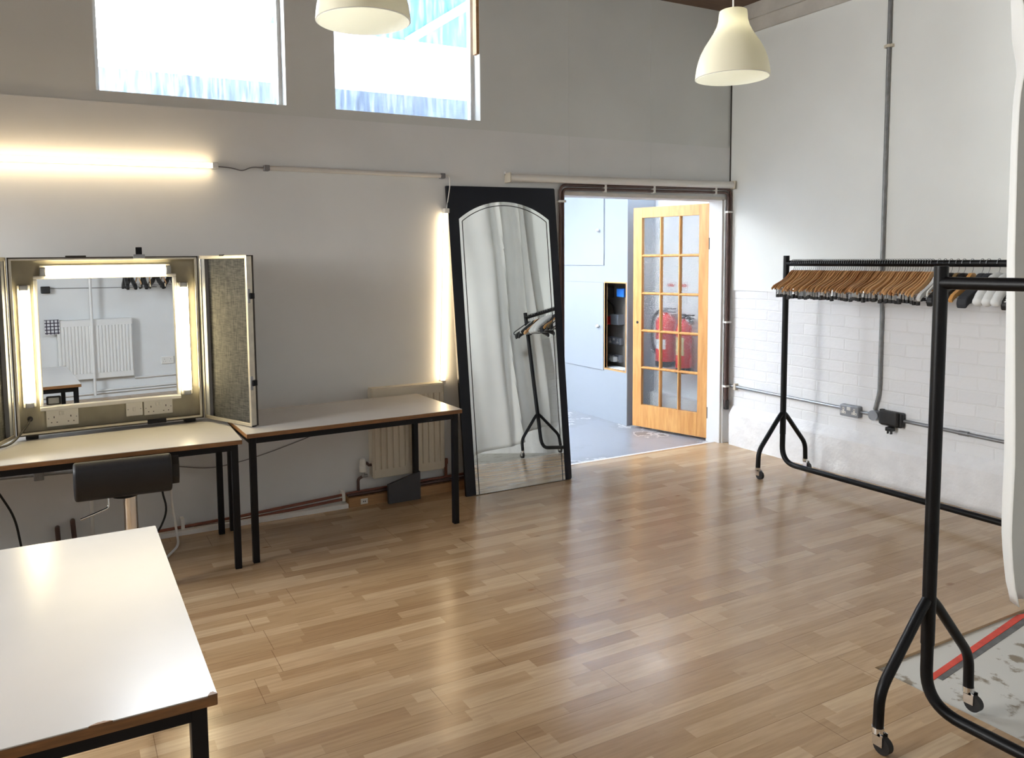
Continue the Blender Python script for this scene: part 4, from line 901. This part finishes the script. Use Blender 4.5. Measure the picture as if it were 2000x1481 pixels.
# ------------------------------------------------------------------ curtain
def curtain():
    ctr = [(3.35, 3.34), (2.60, 3.343), (2.486, 3.345), (2.412, 3.383), (2.356, 3.424), (2.2, 3.424), (2.014, 3.426), (1.603, 3.440), (0.964, 3.495), (0.747, 3.512), (0.527, 3.510), (0.415, 3.512), (0.299, 3.530), (0.17, 3.56), (0.10, 3.595)]
    def left(z):
        for (za, xa), (zb_, xb) in zip(ctr, ctr[1:]):
            if zb_ <= z <= za: return xa+(xb-xa)*(za-z)/(za-zb_)
        return ctr[-1][1]
    def hem(x):
        pts = [(3.3, 0.10), (3.65, 0.06), (3.95, 0.12), (4.3, 0.142), (4.45, 0.18), (4.6, 0.27), (4.9, 0.31), (5.1, 0.33)]
        for (a, za), (b, zb_) in zip(pts, pts[1:]):
            if a <= x <= b: return za+(zb_-za)*(x-a)/(b-a)
        return 0.1
    mb = MB(); NX, NZ = 90, 70; xr = 4.93
    V = []
    for j in range(NZ+1):
        row = []
        for i in range(NX+1):
            u = i/NX; t = j/NZ
            x0 = 3.35+(xr-3.35)*u
            zt = 3.30; zbm = hem(x0); z = zt+(zbm-zt)*t
            L_ = left(z); x = L_+(xr-L_)*u
            amp = 0.05+0.03*math.sin(t*2.0)
            y = 1.78 + amp*math.sin(u*12+0.9*math.sin(t*2.2)*min(1, u*5)) + 0.018*math.sin(u*31+1.3*t*min(1, u*5)) + 0.018*math.sin(u*7+t*9)*min(1, u*5)
            xx = x+0.10*(t-0.6)
            y += 0.09*math.exp(-((xx-4.52)/0.035)**2)+0.07*math.exp(-((xx-4.80)/0.03)**2)-0.05*math.exp(-((xx-4.43)/0.04)**2)
            # pinched bunch near the top left edge
            y += -0.05*math.exp(-((z-2.5)/0.16)**2)*math.exp(-(u/0.06)**2)
            row.append(mb.bm.verts.new((x, y, z)))
        V.append(row)
    for j in range(NZ):
        for i in range(NX): mb.bm.faces.new((V[j][i], V[j][i+1], V[j+1][i+1], V[j+1][i]))
    o = mb.build('fabric', M['canvas'], None, True)
    sd = o.modifiers.new('thickness', 'SOLIDIFY'); sd.thickness = 0.003
    return o
cr = thing('curtain', 'long white cotton curtain hanging at the right edge beside the racks', 'curtain', (3.3, 1.78, 0))
cf = curtain(); cf.parent = cr; cf.location = (-3.3, -1.78, 0)
MB().cyl((-0.2, 0, 3.31), (1.75, 0, 3.31), 0.012).build('curtain_wire', M['steel'], cr, True)
tag(MB().prism([(2.850, 1.712), (2.852, 1.736), (3.75, 1.866), (3.80, 1.855), (3.76, 1.838)], 'z', -0.0124, -0.0105).build('floor_tape', M['red_tape']), 'strip of red tape on the bare grey floor under the curtain', 'tape')
tag(MB().prism([(2.92, 1.700), (2.92, 1.721), (3.76, 1.836), (3.80, 1.815)], 'z', -0.0124, -0.0112).build('floor_tape', M['old_tape']), 'strip of dark grey tape alongside the red tape', 'tape')

# ------------------------------------------------------------------ behind the camera, seen in the make-up mirror
r2 = radiator('radiator', 0.80, 0.70, (1.185, -0.83, 0.245), PI, 'white panel radiator reflected in the make-up mirror', 22, m='white_paint')
tag(MB().box(0.255, 0.405, -0.775+0.025, -0.775+0.035, 0.80, 0.955).box(0.255, 0.405, -0.84, -0.74, 0.953, 0.962).build('tea_towel', M['towel_check']), 'checked tea towel hung over the reflected white radiator', 'towel')
tag(MB().tube([(0.745, -0.825, 0.05), (0.745, -0.825, 3.4)], 0.016).build('conduit', M['white_paint']), 'white vertical pipe in front of the reflected radiator', 'pipe').location = (0, 0.09, 0)
wp = thing('pipe_run', 'white pipes along the reflected wall', 'pipe', (0, -0.83, 0))
for z, x0, x1 in ((0.09, 0.76, 2.6), (0.21, 1.2, 2.6), (0.055, -1.2, 2.6)): MB().cyl((x0, 0, z), (x1, 0, z+0.01), 0.012).build('pipe', M['white_paint'], wp, True)
ws = thing('wall_socket', 'white double socket reflected at the right of the make-up mirror', 'socket', (1.59, -0.85, 0.395), PI)
MB().box(-0.073, 0.073, -0.02, 0, -0.045, 0.045, 0.004).build('plate', M['white_plastic'], ws)
for c in (-0.037, 0.037): slots(ws, c, -0.019, 0.0)
tag(MB().box(0.24, 0.335, -0.85, -0.79, 1.27, 1.35, 0.008).build('wall_box', M['black']), 'small black box high on the reflected wall', 'box')
tag(MB().tube([(0.335, -0.84, 1.325), (0.75, -0.845, 1.318), (1.5, -0.845, 1.31)], 0.004).build('lead', M['cord_grey']), 'thin lead running along the reflected wall from the black box', 'cable')
wr_ = thing('wall_rail', 'black wall rail holding a few hangers, reflected in the make-up mirror', 'rail', (1.0, -0.55, 1.545))
MB().cyl((0, 0, 0), (1.0, 0, 0), 0.014).build('rail', M['rack_steel'], wr_, True)
for x in (0.02, 0.98): MB().box(x-0.01, x+0.01, -0.30, 0.01, -0.01, 0.01).build('bracket', M['rack_steel'], wr_)
for k, x in enumerate((1.10, 1.16, 1.24, 1.30, 1.37, 1.44, 1.52, 1.60)):
    if k in (2, 4, 6):
        o = dup(wh, (x, -0.55, 1.545), PI/2+random.uniform(-0.25, 0.25), 'wooden hanger on the reflected wall rail', 'hangers on the reflected wall rail')
    else:
        o = other_hanger(0, 'black', 'moulded', 'black hanger on the reflected wall rail', 'hangers on the reflected wall rail', 0); o.location = (x, -0.55, 1.545); o.rotation_euler = (0, 0, PI/2+random.uniform(-0.25, 0.25))
